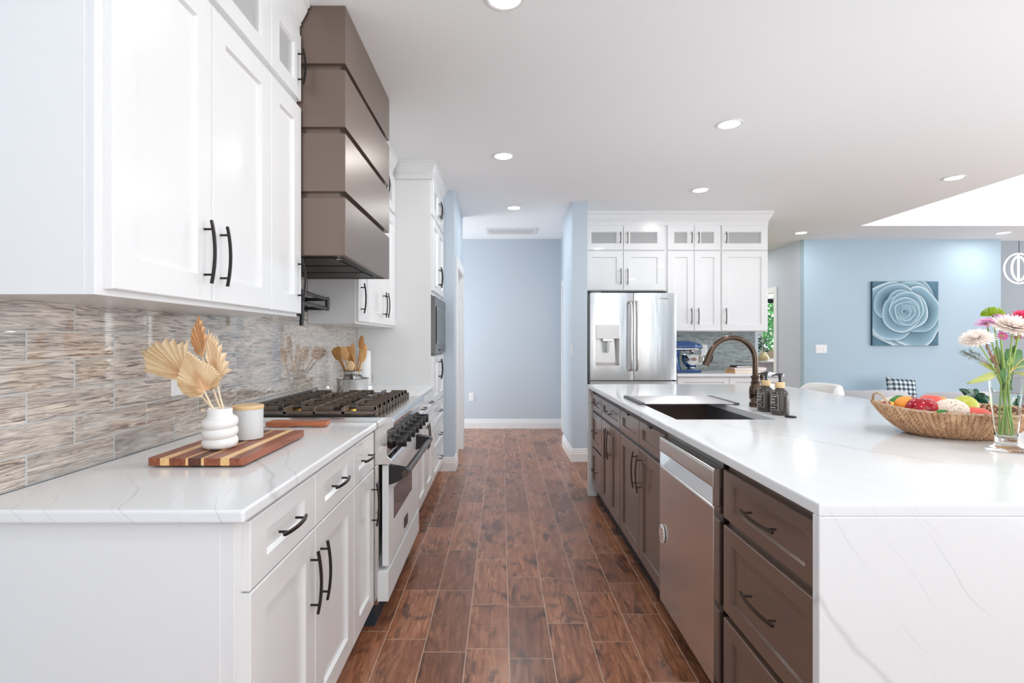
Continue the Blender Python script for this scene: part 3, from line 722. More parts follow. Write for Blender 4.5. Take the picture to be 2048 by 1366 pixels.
# ================================================================== ISLAND
IX, IXR = .710, 2.26; IY0, IY1 = 1.187, 4.385
SX0, SX1, SY0, SY1 = .803, 1.262, 2.436, 3.30
t = thing('island_countertop', 'large white veined quartz island countertop with waterfall ends', 'countertop', (1.48, 2.8, 0))
def slab_with_hole():
    # rounded-edge slab with a rectangular cut-out; top, bottom, outer bullnose and inner wall
    m = MB(); z0, z1, r = .885, .915, .007
    O = [(IX, IY0), (IXR, IY0), (IXR, IY1), (IX, IY1)]; I_ = [(SX0, SY0), (SX1, SY0), (SX1, SY1), (SX0, SY1)]
    def inset(P_, k): cx = (IX+IXR)/2; cy = (IY0+IY1)/2; return [(x+(k if x < cx else -k), y+(k if y < cy else -k)) for (x, y) in P_]
    rings = [[(x, y, z0) for (x, y) in I_], [(x, y, z0) for (x, y) in inset(O, .002)], [(x, y, z0+.002) for (x, y) in O]]
    for k in range(6):
        a = math.pi/2*k/5; rings.append([(x, y, z1-r+r*math.sin(a)) for (x, y) in inset(O, r-r*math.cos(a))])
    rings += [[(x, y, z1) for (x, y) in I_], [(x, y, z0) for (x, y) in I_]]
    vs = [p for q in rings for p in q]; fs = [(i*4+k, i*4+(k+1) % 4, (i+1)*4+(k+1) % 4, (i+1)*4+k) for i in range(len(rings)-1) for k in range(4)]
    return m.add(vs, fs)
slab_with_hole().build('top_slab', 'quartz', t, smooth=40)
B(IX, IXR, IY0, IY0+.027, 0, .8849).build('waterfall_end', 'quartz', t, bevel=.003, seg=2)
B(IX, IXR, IY1-.035, IY1, 0, .8849).build('waterfall_end', 'quartz', t, bevel=.003, seg=2)
INB, INF, INT = -1.95, -.757, -.736                  # n = -X
def island_unit(label, u0, u1, fronts, cat='cabinet', name='island_cabinet', zt=.872):
    t = thing(name, label, cat, (1.3, (u0+u1)/2, 0), 'dark brown cabinets of the island')
    deep = -1.95
    if u0 < 2.5 < u1+.4 and u0 > 2.3:            # sink base: hollow under the cut-out
        m = MB(); m.box(u0, u1, -.757-.022, INF, .105, zt); m.box(u0, u0+.018, deep, INF-.02, .105, zt); m.box(u1-.018, u1, deep, INF-.02, .105, zt); m.box(u0, u1, deep, INF, .105, .125); m.box(u0, u1, deep, deep+.02, .105, zt); m.box(u0, u1, deep, INF-.03, 0, .105)
    else:
        m = MB(); m.box(u0, u1, deep, INF, .105, zt); m.box(u0, u1, deep, INF-.03, 0, .105)
    m.xf(FI).build('body', 'island_brown', t, bevel=.0012, seg=1)
    ubox(FI, u0, u1, INF-.03, INF-.027, 0, .104).build('toe_kick', 'toe_black', t)
    for k in fronts:
        kind, a, b_, z0, z1 = k[:5]
        o = shaker(FI, a+.003, b_-.003, z0, z1, INF, INT, rail=.062, gr=.058 if kind == 'door' else (.05 if z1-z0 > .2 else .038), name=kind, mat='island_brown', parent=t, rec=.009, bev=.003)
        if kind == 'door': pull(FI, k[5], .575, INT, L_=.20, parent=o, mat='pewter')
        elif k[5:] != (0,): pull(FI, (a+b_)/2, (z0+z1)/2, INT, L_=.19 if b_-a > .5 else .15, vert=False, parent=o, mat='pewter')
        else:
            B(-.004, .004, 0, 0, 0, 0)
            ubox(FI, (a+b_)/2-.02, (a+b_)/2+.02, INT, INT+.012, z1-.006, z1+.004).build('catch', 'black_satin', o, bevel=.002)
    return t
n0, n1 = 1.216, 1.765
island_unit('dark brown three drawer cabinet at the near end of the island', n0, n1, [('drawer', n0+.006, n1, .692, .851), ('drawer', n0+.006, n1, .384, .668), ('drawer', n0+.006, n1, .112, .362)])
s0, s1, s2 = 2.388, 2.842, 3.296
island_unit('dark brown sink cabinet next to the dishwasher, two doors under two false drawers', s0, s2,
            [('drawer', s0, s1, .722, .851, 0), ('drawer', s1, s2, .722, .851, 0), ('door', s0, s1, .112, .700, s1-.045), ('door', s1, s2, .112, .700, s1+.045)])
q0, q1 = 3.300, 3.906
island_unit('dark brown island cabinet with one drawer over two narrow doors', q0, q1, [('drawer', q0, q1, .722, .851), ('door', q0, (q0+q1)/2, .112, .700, (q0+q1)/2-.035), ('door', (q0+q1)/2, q1, .112, .700, (q0+q1)/2+.035)])
r0, r1 = 3.910, 4.345
island_unit('dark brown three drawer cabinet at the far end of the island, by the fridge', r0, r1, [('drawer', r0, r1, .722, .851), ('drawer', r0, r1, .432, .700), ('drawer', r0, r1, .112, .410)])

# dishwasher
t = thing('dishwasher', 'stainless dishwasher with pocket handle built into the island', 'dishwasher', (1.0, 2.08, 0))
D0, D1 = 1.778, 2.380
B(.745, 1.33, D0+.004, D1-.004, .11, .868).build('tub', 'steel_dark', t)
B(.80, 1.33, D0, D1, 0, .11).build('toe_kick', 'toe_black', t)
prof = [(.744, .115), (.714, .115), (.7095, .122), (.7085, .42), (.7095, .715), (.712, .722), (.744, .722)]
MB().prism(prof, D0, D1, 'y').build('door_panel', 'steel_warm', t, bevel=.0015, seg=1)
prof = [(.744, .7225), (.716, .7225), (.738, .775), (.738, .785), (.744, .785)]
MB().prism(prof, D0+.001, D1-.001, 'y').build('pocket_handle', 'range_top_steel', t)
prof = [(.744, .785), (.711, .783), (.7085, .79), (.7085, .838), (.712, .848), (.744, .850)]
MB().prism(prof, D0, D1, 'y').build('control_strip', 'steel_warm', t, bevel=.001, seg=1)
for (a, b_) in ((D0, D0+.006), (D1-.006, D1)): B(.7095, .744, a, b_, .7225, .785).build('end_cap', 'chrome', t)
o = MB().lathe((0, 2.325, .432), [(0, .7000), (.033, .7000), (.035, .7015), (.035, .7045), (.033, .706), (0, .706)], 36, 'x')
o.xf(lambda v: (v[0], 2.325+(v[1]-2.325)*1.0, .432+(v[2]-.432)*1.15)).build('dish_sign_magnet', 'outlet_white')
o = bpy.data.objects['dish_sign_magnet']; tag(o, 'small round white magnet on the dishwasher door', 'magnet')
m = MB()
for k in range(4):
    zz = .432+.02-k*.0135; w_ = .026*math.sqrt(max(.1, 1-((zz-.432)/.04)**2)); m.box(.6993, .7001, 2.325-w_, 2.325+w_, zz-.003, zz+.003)
m.build('print', 'teak', o)

# sink, drying rack, faucet, switch button
t = thing('kitchen_sink', 'dark undermount sink in the island countertop', 'sink', (1.03, 2.87, .66))
m = MB(); zb = .665; rr = [[(SX0-.004, SY0-.004, .8849), (SX1+.004, SY0-.004, .8849), (SX1+.004, SY1+.004, .8849), (SX0-.004, SY1+.004, .8849)]]
rr.append([(SX0-.002, SY0-.002, .88), (SX1+.002, SY0-.002, .88), (SX1+.002, SY1+.002, .88), (SX0-.002, SY1+.002, .88)])
rr.append([(SX0+.004, SY0+.004, zb+.02), (SX1-.004, SY0+.004, zb+.02), (SX1-.004, SY1-.004, zb+.02), (SX0+.004, SY1-.004, zb+.02)])
rr.append([(SX0+.022, SY0+.022, zb), (SX1-.022, SY0+.022, zb), (SX1-.022, SY1-.022, zb), (SX0+.022, SY1-.022, zb)])
MB().add([p for q in rr for p in q], [(i*4+k, i*4+(k+1) % 4, (i+1)*4+(k+1) % 4, (i+1)*4+k) for i in range(3) for k in range(4)]+[(12, 13, 14, 15)]).build('basin', 'sink_dark', t, solid=.003)
MB().lathe((1.03, 2.87, zb+.001), [(0, 0), (.045, 0), (.05, .004), (.045, .005), (.03, .002), (0, .002)], 28).build('drain', 'steel', t, smooth=40)
t = thing('drying_rack', 'roll-up steel drying rack laid over the far half of the sink', 'drying rack', (1.05, 3.17, .915))
m = MB()
for k in range(34): xx = 0; yy = 2.985+k*.0115; m.tube([(.79, yy, .9215), (1.325, yy, .9215)], .0046, 8)
m.build('rods', 'mat_grey', t, smooth=50)
for x in (.775, 1.305): B(x, x+.03, 2.975, 3.375, .9155, .9275).build('end_strip', 'rubber_grey', t, bevel=.003)

fx, fy, fz = 1.386, 2.90, .915
t = thing('kitchen_faucet', 'oil-rubbed bronze gooseneck faucet behind the sink', 'faucet', (fx, fy, fz))
MB().lathe((fx, fy, fz), [(0, 0), (.031, 0), (.031, .022), (.027, .026), (.024, .034), (.028, .042), (.031, .05), (.032, .09), (.029, .108), (.024, .116), (.021, .125), (.024, .13), (.024, .135), (.019, .14), (.019, .155), (.024, .16), (.024, .166), (.016, .172), (0, .172)], 36).build('base', 'faucet_bronze', t, smooth=35)
rc = .127; zc = 1.165; pts = [(fx, fy, 1.08), (fx, fy, 1.12)]
for k in range(0, 25):
    a = math.pi*(k/24)*.90; pts.append((fx-rc+rc*math.cos(a), fy, zc+rc*math.sin(a)))
MB().tube(pts, .0145, 20).build('gooseneck', 'faucet_bronze', t, smooth=50)
e_ = Vector(pts[-1]); dr = (Vector(pts[-1])-Vector(pts[-2])).normalized()
hp = [e_, e_+dr*.012, e_+dr*.013, e_+dr*.055, e_+dr*.06, e_+dr*.078]
MB().tube([e_-dr*.02, e_, e_+dr*.045, e_+dr*.047, e_+dr*.068, e_+dr*.07], [.0148, .0162, .0175, .0205, .0215, .019], 24).build('spray_head', 'faucet_bronze', t, smooth=35)
pp_ = Vector((-dr.z, 0, dr.x)); pp_ = pp_ if pp_.x > 0 else -pp_
MB().tube([e_+dr*.004+pp_*.016, e_+dr*.012+pp_*.020, e_+dr*.036+pp_*.021, e_+dr*.044+pp_*.018], [1]*4, flat=(.004, .006)).build('spray_button', 'black_satin', t, bevel=.002)
MB().ell((fx+.026, fy-.012, fz+.077), (.024, .024, .024)).build('valve_ball', 'faucet_bronze', t, smooth=60)
MB().tube([(fx+.03, fy, fz+.085), (fx+.038, fy, fz+.12), (fx+.036, fy, fz+.165), (fx+.040, fy, fz+.18), (fx+.040, fy, fz+.186)], [.008, .007, .0095, .0125, .009], 16).build('lever', 'faucet_bronze', t, smooth=50)
tag(MB().lathe((1.364, 2.505, .915), [(0, 0), (.025, 0), (.026, .004), (.022, .007), (0, .008)], 28).build('disposal_button', 'black_satin', smooth=40), 'round black button set in the island top by the soap bottles', 'button')

# ================================================================== FRIDGE WALL
FW = 6.352
NBK = -FW+.001
FYF, FYD = -6.052, -6.032            # n = -Y : frame face, door face
def wall_back(label, u0, u1, zb, splits, glass_splits, z0h, name='wall_cabinet'):
    t = thing(name, label, 'cabinet', ((u0+u1)/2, 6.2, zb), 'white cabinets over the fridge wall')
    carcass(FB, u0, u1, NBK, FYF, zb, 2.2975, t); hollow(FB, u0, u1, NBK, FYF, 2.2975, 2.60, t)
    for (a, b_, h) in splits:
        o = shaker(FB, a+G, b_-G, zb+.008, 2.291, FYF, FYD, rail=.072, gr=.07, name='door', parent=t); pull(FB, h, z0h, FYD, parent=o)
    for (a, b_, h) in glass_splits:
        o = shaker(FB, a+G, b_-G, 2.304, 2.582, FYF, FYD, rail=.072, gr=.072, name='glass_door', parent=t, glass=True); pull(FB, h, 2.44, FYD, L_=.13, parent=o)
u = lambda px: (px-CX)*6.032/FPX
wall_back('white over-fridge cabinet with two short doors and two glass doors', .906, u(1334), 1.838, [(u(1169), u(1246.5), u(1241)), (u(1246.5), u(1328), u(1254.5))], [(u(1169), u(1246.5), u(1240.5)), (u(1246.5), u(1328), u(1254.5))], 2.0)
wall_back('white wall cabinet with two tall narrow doors right of the fridge', u(1334)+.001, u(1442.5), 1.378, [(u(1335), u(1388.5), u(1382)), (u(1388.5), u(1441.5), u(1396))], [(u(1335), u(1388.5), u(1382.5)), (u(1388.5), u(1441.5), u(1396.5))], 1.55)
wall_back('white wall cabinet with one wide door at the right end of the fridge wall', u(1442.5)+.001, u(1537), 1.378, [(u(1443.5), u(1536), u(1451))], [(u(1443.5), u(1536), u(1451.5))], 1.55)
struct('trim_4', MB().path([(.906, 6.048), (u(1537)-.002, 6.048), (u(1537)-.002, 6.352)], [(o_, z_-.017 if z_ < 2.74 else z_) for (o_, z_) in CRP]), 'cabinet_white')
# base run right of the fridge
t = thing('base_cabinet', 'white base cabinet under the stand mixer, right of the fridge', 'cabinet', (2.45, 6.0, 0))
carcass(FB, 1.89, 3.02, NBK, -5.745, .105, .884, t, toe=.05)
for (a, b_) in ((1.90, 2.46), (2.46, 3.015)):
    o = shaker(FB, a, b_-.004, .714, .872, -5.745, -5.725, rail=.06, gr=.045, name='drawer', parent=t); pull(FB, (a+b_)/2, .79, -5.725, L_=.15, vert=False, parent=o)
    o = shaker(FB, a, b_-.004, .108, .709, -5.745, -5.725, rail=.065, name='door', parent=t); pull(FB, b_-.05, .56, -5.725, parent=o)
tag(B(1.885, 3.04, 5.70, 6.351, .885, .915).build('countertop', 'quartz', bevel=.006, seg=3), 'short white countertop right of the fridge, under the blue mixer', 'countertop')

# ---------------- fridge
t = thing('refrigerator', 'stainless french door fridge with ice and water dispenser', 'refrigerator', (1.41, 6.0, 0))
fL, fR, fM = .947, 1.870, 1.412
B(fL-.012, fR-.03, 5.745, 6.34, .02, 1.775).build('case', 'steel_dark', t, bevel=.004)
def bowed(x0, x1, z0, z1, hole=None):
    # door with a gently bowed front; hole = (x0, x1, z0, z1) leaves a recess
    m = MB(); K = 12; yb, yf = 5.742, 5.675
    xs = sorted(set([x0+(x1-x0)*k/K for k in range(K+1)]+([hole[0], hole[1]] if hole else []))); zs = [z0, z1] if not hole else [z0, hole[2], hole[3], z1]
    def fy_(x): q = (x-x0)/(x1-x0)*2-1; return yf-.012*(1-q**2)+.006*(abs(q)**12)
    vs = []; idx = {}
    for i, x in enumerate(xs):
        for j, z in enumerate(zs): idx[i, j] = len(vs); vs.append((x, fy_(x), z))
    nb_ = len(vs)
    for i, x in enumerate(xs):
        for j, z in ((0, z0), (len(zs)-1, z1)): idx['b', i, j] = len(vs); vs.append((x, yb, z))
    J = len(zs)-1; fs = []
    for i in range(len(xs)-1):
        for j in range(J):
            if hole and hole[0]-1e-6 <= xs[i] and xs[i+1] <= hole[1]+1e-6 and j == 1: continue
            fs.append((idx[i, j], idx[i+1, j], idx[i+1, j+1], idx[i, j+1]))
        fs.append((idx[i, 0], idx[i+1, 0], idx['b', i+1, 0], idx['b', i, 0])); fs.append((idx[i, J], idx[i+1, J], idx['b', i+1, J], idx['b', i, J]))
        fs.append((idx['b', i, 0], idx['b', i+1, 0], idx['b', i+1, J], idx['b', i, J]))
    for i in (0, len(xs)-1): fs.append(tuple(idx[i, j] for j in range(J+1))+(idx['b', i, J], idx['b', i, 0]))
    return m.add(vs, fs)
k5 = 5.665/FPX
hx0, hx1, hz0, hz1 = (1191.5-CX)*k5, (1239-CX)*k5, CH+(680-731)*k5, CH+(680-650)*k5
dl = bowed(fL, fM-.003, .853, 1.783, (hx0, hx1, hz0, hz1)).build('left_door', 'steel_v', t, smooth=35)
dr_ = bowed(fM+.003, fR, .853, 1.783).build('right_door', 'steel_v', t, smooth=35)
bowed(fL, fR, .44, .838).build('freezer_drawer', 'steel_v', t, smooth=35)
bowed(fL, fR, .06, .43).build('lower_drawer', 'steel_v', t, smooth=35)
for (d_, x) in ((dl, (1263-CX)*5.60/FPX), (dr_, (1275.5-CX)*5.60/FPX)):
    pts = [(x, 5.668, 1.69), (x, 5.63, 1.685), (x, 5.61, 1.66)]+[(x+.002*math.sin(k), 5.61-.012*math.sin(math.pi*k/8), 1.66-.66*k/8) for k in range(1, 8)]+[(x, 5.61, .985), (x, 5.63, .962), (x, 5.668, .957)]
    MB().tube(pts, [.012]*3+[.013]*7+[.012]*3, 14).build('handle', 'plate_steel', d_, smooth=50)
MB().tube([(1.05, 5.66, .80), (1.05, 5.62, .80), (1.77, 5.62, .80), (1.77, 5.66, .80)], .011, 12).build('handle', 'plate_steel', t, smooth=50)
# dispenser
m = MB(); yb_ = 5.725
m.add([(hx0, 5.664, hz0), (hx1, 5.664, hz0), (hx1, 5.664, hz1), (hx0, 5.664, hz1), (hx0+.01, yb_, hz0+.03), (hx1-.03, yb_, hz0+.03), (hx1-.05, yb_, hz1), (hx0+.01, yb_, hz1)], [(0, 1, 5, 4), (1, 2, 6, 5), (2, 3, 7, 6), (3, 0, 4, 7), (4, 5, 6, 7)])
ds = m.build('dispenser_recess', 'plate_steel', dl, solid=.002)
B(hx0+.001, hx1-.001, 5.655, 5.70, hz1-.147, hz1-.001).build('dispenser_panel', 'paint_white', dl, bevel=.006, seg=3)
B(hx0+.072, hx1-.070, 5.648, 5.70, hz1-.175, hz1-.146).build('dispenser_spout', 'plate_steel', dl, bevel=.003)
MB().lathe(((hx0+hx1)/2-.014, 5.675, hz1-.30), [(.024, 0), (.030, .02), (.036, .125), (.034, .125), (.028, .02), (.0, .004)], 24).build('paddle', 'clear_plastic', dl, smooth=40)
m = MB()
for k in range(7): m.box(fR-.185+k*.014, fR-.176+k*.014, 5.6625, 5.6665, 1.716, 1.726)
m.build('badge', 'steel_dark', dr_)
B(fL+.02, fL+.12, 5.69, 5.74, 1.783, 1.797).build('hinge_cover', 'steel_dark', t, bevel=.003)

# ---------------- stand mixer
mx, my = 2.075, 6.02
t = thing('stand_mixer', 'glossy cobalt blue stand mixer on the counter by the fridge', 'mixer', (mx, my, .915))
MB().box(mx-.19, mx+.165, my-.09, my+.09, .9155, .945).build('base', 'mixer_blue', t, bevel=.012, seg=3, smooth=40)
m = MB(); ring = []
for i, (z, a, b_, xo) in enumerate([(.94, .075, .07, -.11), (1.0, .06, .055, -.115), (1.08, .055, .05, -.12), (1.15, .07, .055, -.115), (1.19, .085, .06, -.10)]):
    ring.append([(mx+xo+a*math.cos(k*math.pi/10), my+b_*math.sin(k*math.pi/10), z) for k in range(20)])
m.add([p for q in ring for p in q], [(i*20+k, i*20+(k+1) % 20, (i+1)*20+(k+1) % 20, (i+1)*20+k) for i in range(4) for k in range(20)]+[tuple(range(20)), tuple(range(80, 100))]).build('column', 'mixer_blue', t, smooth=50)
def hd(p):
    x = p.x; return Vector((x, p.y*(1-.12*max(0, x)), p.z*(1 if p.z > 0 else .55)*(1-.18*max(0, x)**2)))
MB().ell((mx-.005, my, 1.198), (.19, .068, .072), 32, 20, fn=lambda p: hd(Vector((max(-1, min(1, p.x*1.15)), p.y, p.z)))).build('head', 'mixer_blue', t, smooth=60)
MB().box(mx-.17, mx+.135, my-.0685, my+.0685, 1.168, 1.188).build('trim_band', 'chrome', t, bevel=.008, seg=3, smooth=40)
MB().lathe((mx+.09, my, 0), [(.0, 1.125), (.02, 1.125), (.03, 1.15), (.034, 1.172), (0, 1.172)], 24).build('attachment_hub', 'chrome', t, smooth=40)
MB().ell((mx+.188, my, 1.20), (.016, .02, .02)).build('hub_knob', 'mixer_blue', t, smooth=60)
MB().tube([(mx-.03, my-.066, 1.16), (mx-.03, my-.085, 1.16)], .007).build('speed_lever', 'black_satin', t, smooth=50)
o = MB().lathe((mx+.075, my, .948), [(0, .002), (.045, .0), (.05, .01), (.04, .018), (.06, .03), (.092, .065), (.105, .11), (.108, .165), (.112, .168), (.106, .166), (.102, .11), (.088, .068), (.055, .034), (0, .022)], 40).build('bowl', 'chrome', t, smooth=50)
MB().tube([(mx+.178, my, 1.10), (mx+.20, my, 1.10), (mx+.215, my, 1.075), (mx+.205, my, 1.03), (mx+.175, my, 1.005), (mx+.165, my, 1.008)], .006, 10).build('bowl_handle', 'chrome', o, smooth=50)
# books, outlet
def stackbook(x0, x1, y0, y1, z0, z1, cover, label, rot=0):
    cx, cy = (x0+x1)/2, (y0+y1)/2
    t = thing('book', label, 'book', (cx, cy, z0), 'books lying on the counter beside the mixer')
    m = MB(); m.box(x0, x1, y0, y1, z0, z0+.003); m.box(x0, x1, y0, y1, z1-.003, z1); m.box(x0, x0+.003, y0, y1, z0, z1); m.build('cover', cover, t)
    B(x0+.003, x1-.004, y0+.004, y1-.004, z0+.003, z1-.003).build('pages', 'book_white', t)
    t.rotation_euler.z = rot
stackbook(2.57, 2.91, 5.86, 6.10, .9155, .944, 'book_orange', 'orange and white book, bottom of the stack beside the mixer', .03)
stackbook(2.58, 2.93, 5.86, 6.08, .9445, .975, 'book_pink', 'pink covered book in the middle of the stack beside the mixer', -.04)
stackbook(2.59, 2.75, 5.86, 6.02, .9755, .995, 'book_black', 'small black book on top of the stack beside the mixer', .05)

def outlet(name, label, c, axis, kind='duplex', w=.07, h=.115, group=None, cat='outlet'):
    # axis = outward direction
    t = thing(name, label, cat, c, group); ax = Vector(axis)
    F = (lambda a, n, z: (c[0]+n*ax.x, c[1]+a, c[2]+z)) if abs(ax.x) > .5 else (lambda a, n, z: (c[0]+a, c[1]+n*ax.y, c[2]+z))
    def bb(a0_, a1_, n0_, n1_, z0_, z1_): return MB().box(a0_, a1_, n0_, n1_, z0_, z1_).xf(lambda v: F(*v))
    bb(-w/2, w/2, 0, .005, -h/2, h/2).build('plate', 'outlet_white', t, bevel=.0015)
    if kind == 'duplex':
        for s in (-1, 1):
            o = bb(-.017, .017, .004, .0075, s*.02-.014, s*.02+.014).build('socket', 'outlet_white', t, bevel=.001)
            m = bb(-.008, -.006, .007, .0078, s*.02-.002, s*.02+.006); m2 = bb(.006, .008, .007, .0078, s*.02-.002, s*.02+.006); m.add(m2.v, m2.f); m.build('slots', 'black_satin', o)
    else:
        n = max(1, round(w/.05)); 
        for k in range(n):
            a = (k-(n-1)/2)*.046; bb(a-.016, a+.016, .004, .0085, -.033, .033).build('rocker', 'outlet_white', t, bevel=.0015)
outlet('wall_outlet', 'white outlet low on the grey blue wall at the end of the hall', (-.435, 7.69, .455), (0, -1, 0), group='white outlets')
outlet('wall_outlet', 'white outlet on the wood look tiles behind the mixer', (2.425, 6.351, 1.16), (0, -1, 0), w=.075, h=.13, group='white outlets')
outlet('wall_outlet', 'white outlet on the wood look tiles behind the dried palm leaves', (XW, 1.935, 1.135), (1, 0, 0), group='white outlets')
outlet('light_switch', 'white switch plate on the hall side of the blue pillar', (.746, 5.63, 1.17), (-1, 0, 0), kind='sw', group='light switches', cat='switch')
outlet('light_switch', 'white triple switch plate on the blue dining wall', (4.645, 7.72, 1.15), (0, -1, 0), kind='sw', w=.165, h=.12, group='light switches', cat='switch')

# ================================================================== CEILING FIXTURES
lab = ['recessed ceiling light above the aisle, level with the range', 'recessed ceiling light in the hall just before the air vent', 'largest recessed ceiling light right of the aisle, above the island',
       'recessed ceiling light nearest the fridge cabinets, above the far island', 'recessed ceiling light at the right, by the raised ceiling edge', 'small recessed ceiling light at the corner by the blue dining wall',
       'small recessed ceiling light at the far right before the ring pendant', 'recessed ceiling light cut by the top edge of the photo']
for (x, y), l in zip(DOWNLIGHTS, lab):
    t = thing('recessed_light', l, 'ceiling light', (x, y, CEIL), 'recessed ceiling lights')
    MB().lathe((x, y, CEIL), [(.085, -.0005), (.085, -.006), (.078, -.008), (.068, -.004), (.068, -.0005)], 40).build('trim_ring', 'paint_white', t, smooth=40)
    MB().lathe((x, y, CEIL), [(0, -.004), (.068, -.004), (.068, -.002), (0, -.002)], 40).build('lens', 'lamp_lens', t)
t = thing('ceiling_vent', 'rectangular white air vent in the hall ceiling', 'vent', (.13, 7.14, CEIL))
m = MB(); vx0, vx1, vy0, vy1 = -.21, .47, 6.93, 7.32; zz0, zz1 = CEIL-.012, CEIL-.0005
m.box(vx0, vx1, vy0, vy0+.035, zz0, zz1); m.box(vx0, vx1, vy1-.035, vy1, zz0, zz1); m.box(vx0, vx0+.045, vy0+.0352, vy1-.0352, zz0, zz1); m.box(vx1-.045, vx1, vy0+.0352, vy1-.0352, zz0, zz1)
m.build('frame', 'paint_white', t, bevel=.002)
B(vx0+.03, vx1-.03, vy0+.03, vy1-.03, CEIL-.003, CEIL-.001).build('opening', 'vent_dark', t)
m = MB()
for k in range(5): m.box(vx0+.04, vx1-.04, vy0+.055+k*.064, vy0+.075+k*.064, zz0, CEIL-.004)
for k in range(42): m.box(vx0+.05+k*.0142, vx0+.056+k*.0142, vy0+.03, vy1-.03, CEIL-.009, CEIL-.005)
m.build('grille', 'paint_white', t)
# ring pendant over the nook
pc = P(2038, 537, 8.3); t = thing('pendant_light', 'glowing double ring pendant light at the right edge', 'pendant light', (pc.x, pc.y, pc.z))
def ring(c, r, tr, ang, seg=64): return [(c.x+r*math.cos(a)*math.cos(ang), c.y+r*math.cos(a)*math.sin(ang), c.z+r*math.sin(a)) for a in [2*math.pi*k/seg for k in range(seg+1)]]
MB().tube(ring(pc, .232, 0, 0), .0085, 8, cap=False).build('outer_ring', 'led_ring', t, smooth=60)
MB().tube(ring(pc, .185, 0, .35), .012, 8, cap=False).build('inner_ring', 'led_ring', t, smooth=60)
B(pc.x-.009, pc.x-.003, pc.y-.015, pc.y+.015, pc.z-.20, pc.z+.215).build('light_bar', 'led_ring', t)
B(pc.x-.003, pc.x+.006, pc.y-.012, pc.y+.012, pc.z-.20, pc.z+.23).build('frame_bar', 'chair_leg', t)
MB().tube([(pc.x, pc.y, pc.z+.225), (pc.x, pc.y, 3.25)], .004, 6).build('cord', 'black_satin', t)

# ================================================================== LEFT COUNTER THINGS
t = thing('cutting_board', 'striped walnut and maple cutting board on the left countertop', 'cutting board', (-.875, 1.75, .915))
edges = [(-1.014, -.975, 'walnut'), (-.975, -.949, 'maple'), (-.949, -.902, 'walnut'), (-.902, -.895, 'maple'), (-.895, -.858, 'walnut_dark'), (-.858, -.850, 'maple'), (-.850, -.803, 'walnut'), (-.803, -.777, 'maple'), (-.777, -.737, 'walnut')]
for i, (x0, x1, mt) in enumerate(edges):
    m = MB(); r = .006; y0, y1, z0, z1 = 1.516, 1.992, .921, .942
    if i in (0, len(edges)-1):
        xo, xi = (x0, x1) if i == 0 else (x1, x0); s = 1 if i == 0 else -1
        pl = [(xi, y0)]+[(xo+s*(.012-.012*math.sin(a)), y0+.012-.012*math.cos(a)) for a in (0, .4, .8, 1.2, math.pi/2)]+[(xo+s*(.012-.012*math.cos(a)), y1-.012+.012*math.sin(a)) for a in (0, .4, .8, 1.2, math.pi/2)]+[(xi, y1)]
        m.prism(pl, z0, z1, 'z')
    else: m.box(x0, x1, y0, y1, z0, z1)
    m.build('stripe', mt, t)
for (x, y) in ((-.96, 1.56), (-.79, 1.56), (-.96, 1.95), (-.79, 1.95)): MB().lathe((x, y, .915), [(0, .0002), (.009, .0002), (.01, .006), (0, .006)], 16).build('foot', 'walnut', t)
# ribbed vase
vx, vy, vz = -.882, 1.664, .9424
t = thing('ribbed_vase', 'white ribbed ceramic vase of three soft bulges on the cutting board', 'vase', (vx, vy, vz))
prof = []
for k in range(61):
    z = .004+.092*k/60; ph = (k/60*3) % 1; prof.append((.0425+.0095*math.sqrt(max(0, math.sin(math.pi*ph)))*(1 if k < 60 else 0), z))
prof = [(0, 0), (.036, 0), (.040, .003)]+prof+[(.038, .100), (.0355, .105), (.0355, .122), (.0345, .1245), (.033, .122), (.033, .10), (0, .07)]
MB().lathe((vx, vy, vz), prof, 48, fn=lambda r, z, a: (r, z+(.0035*math.sin(a+.4)*min(1, z/.02)*(1 if z < .098 else max(0, (.108-z)/.01)) if r > .03 else 0))).build('body', 'ceramic_white', t, smooth=60)
# dried palm fans
def C(x, y): return (280+x/6.83, 620+y/6.83)
def fan(hub, tips, notch, d, mat, label, stem_to, tilt=0, fold=.010, sub=1, jag=.0):
    hx, hy = C(*hub); H = P(hx, hy, d)
    pts = []
    for i in range(len(tips)):
        pts.append(tips[i])
        if i < len(tips)-1:
            for k in range(1, sub): f_ = k/sub; pts.append((tips[i][0]*(1-f_)+tips[i+1][0]*f_, tips[i][1]*(1-f_)+tips[i+1][1]*f_))
    W = []
    for q in pts: a, b_ = C(*q); W.append(P(a, b_, d))
    t = thing('dried_palm_leaf', label, 'dried leaf', (H.x, H.y, H.z), 'dried palm leaves in the ribbed vase')
    vs = [H]; fs = []; n = len(W); off = Vector((0, 1, 0))
    for i in range(n):
        T = W[i]; L0 = T-H
        T2 = T+off*(tilt*L0.x)
        vs.append(T2+off*(fold*.3))                                # ridge tip
        if i < n-1:
            T3 = W[i+1]; mid = (T-H)*.5+(T3-H)*.5; rr = mid*notch
            vs.append(H+rr+off*(-fold)+off*(tilt*rr.x))             # valley
    # mid-radius pair gives the pleats depth near the hub
    for i in range(n-1):
        a_, v_, b2 = 1+2*i, 2+2*i, 3+2*i
        fs += [(0, a_, v_), (0, v_, b2)]
    MB().add(vs, fs).build('blade', mat, t, solid=.0009)
    m = MB()
    for i in range(0, n-1):
        v_ = vs[2+2*i]; m.tube([H+off*-.001, H*.45+v_*.55+off*-.001], [.0013, .0005], 5)
    m.build('ribs', 'palm_orange', t)
    S = Vector(stem_to); MB().tube([S, S*.5+H*.5+Vector((0, 0, -.004)), H+(H-S).normalized()*.006], [.0034, .003, .0026], 8).build('stem', 'palm_light', t, smooth=50)
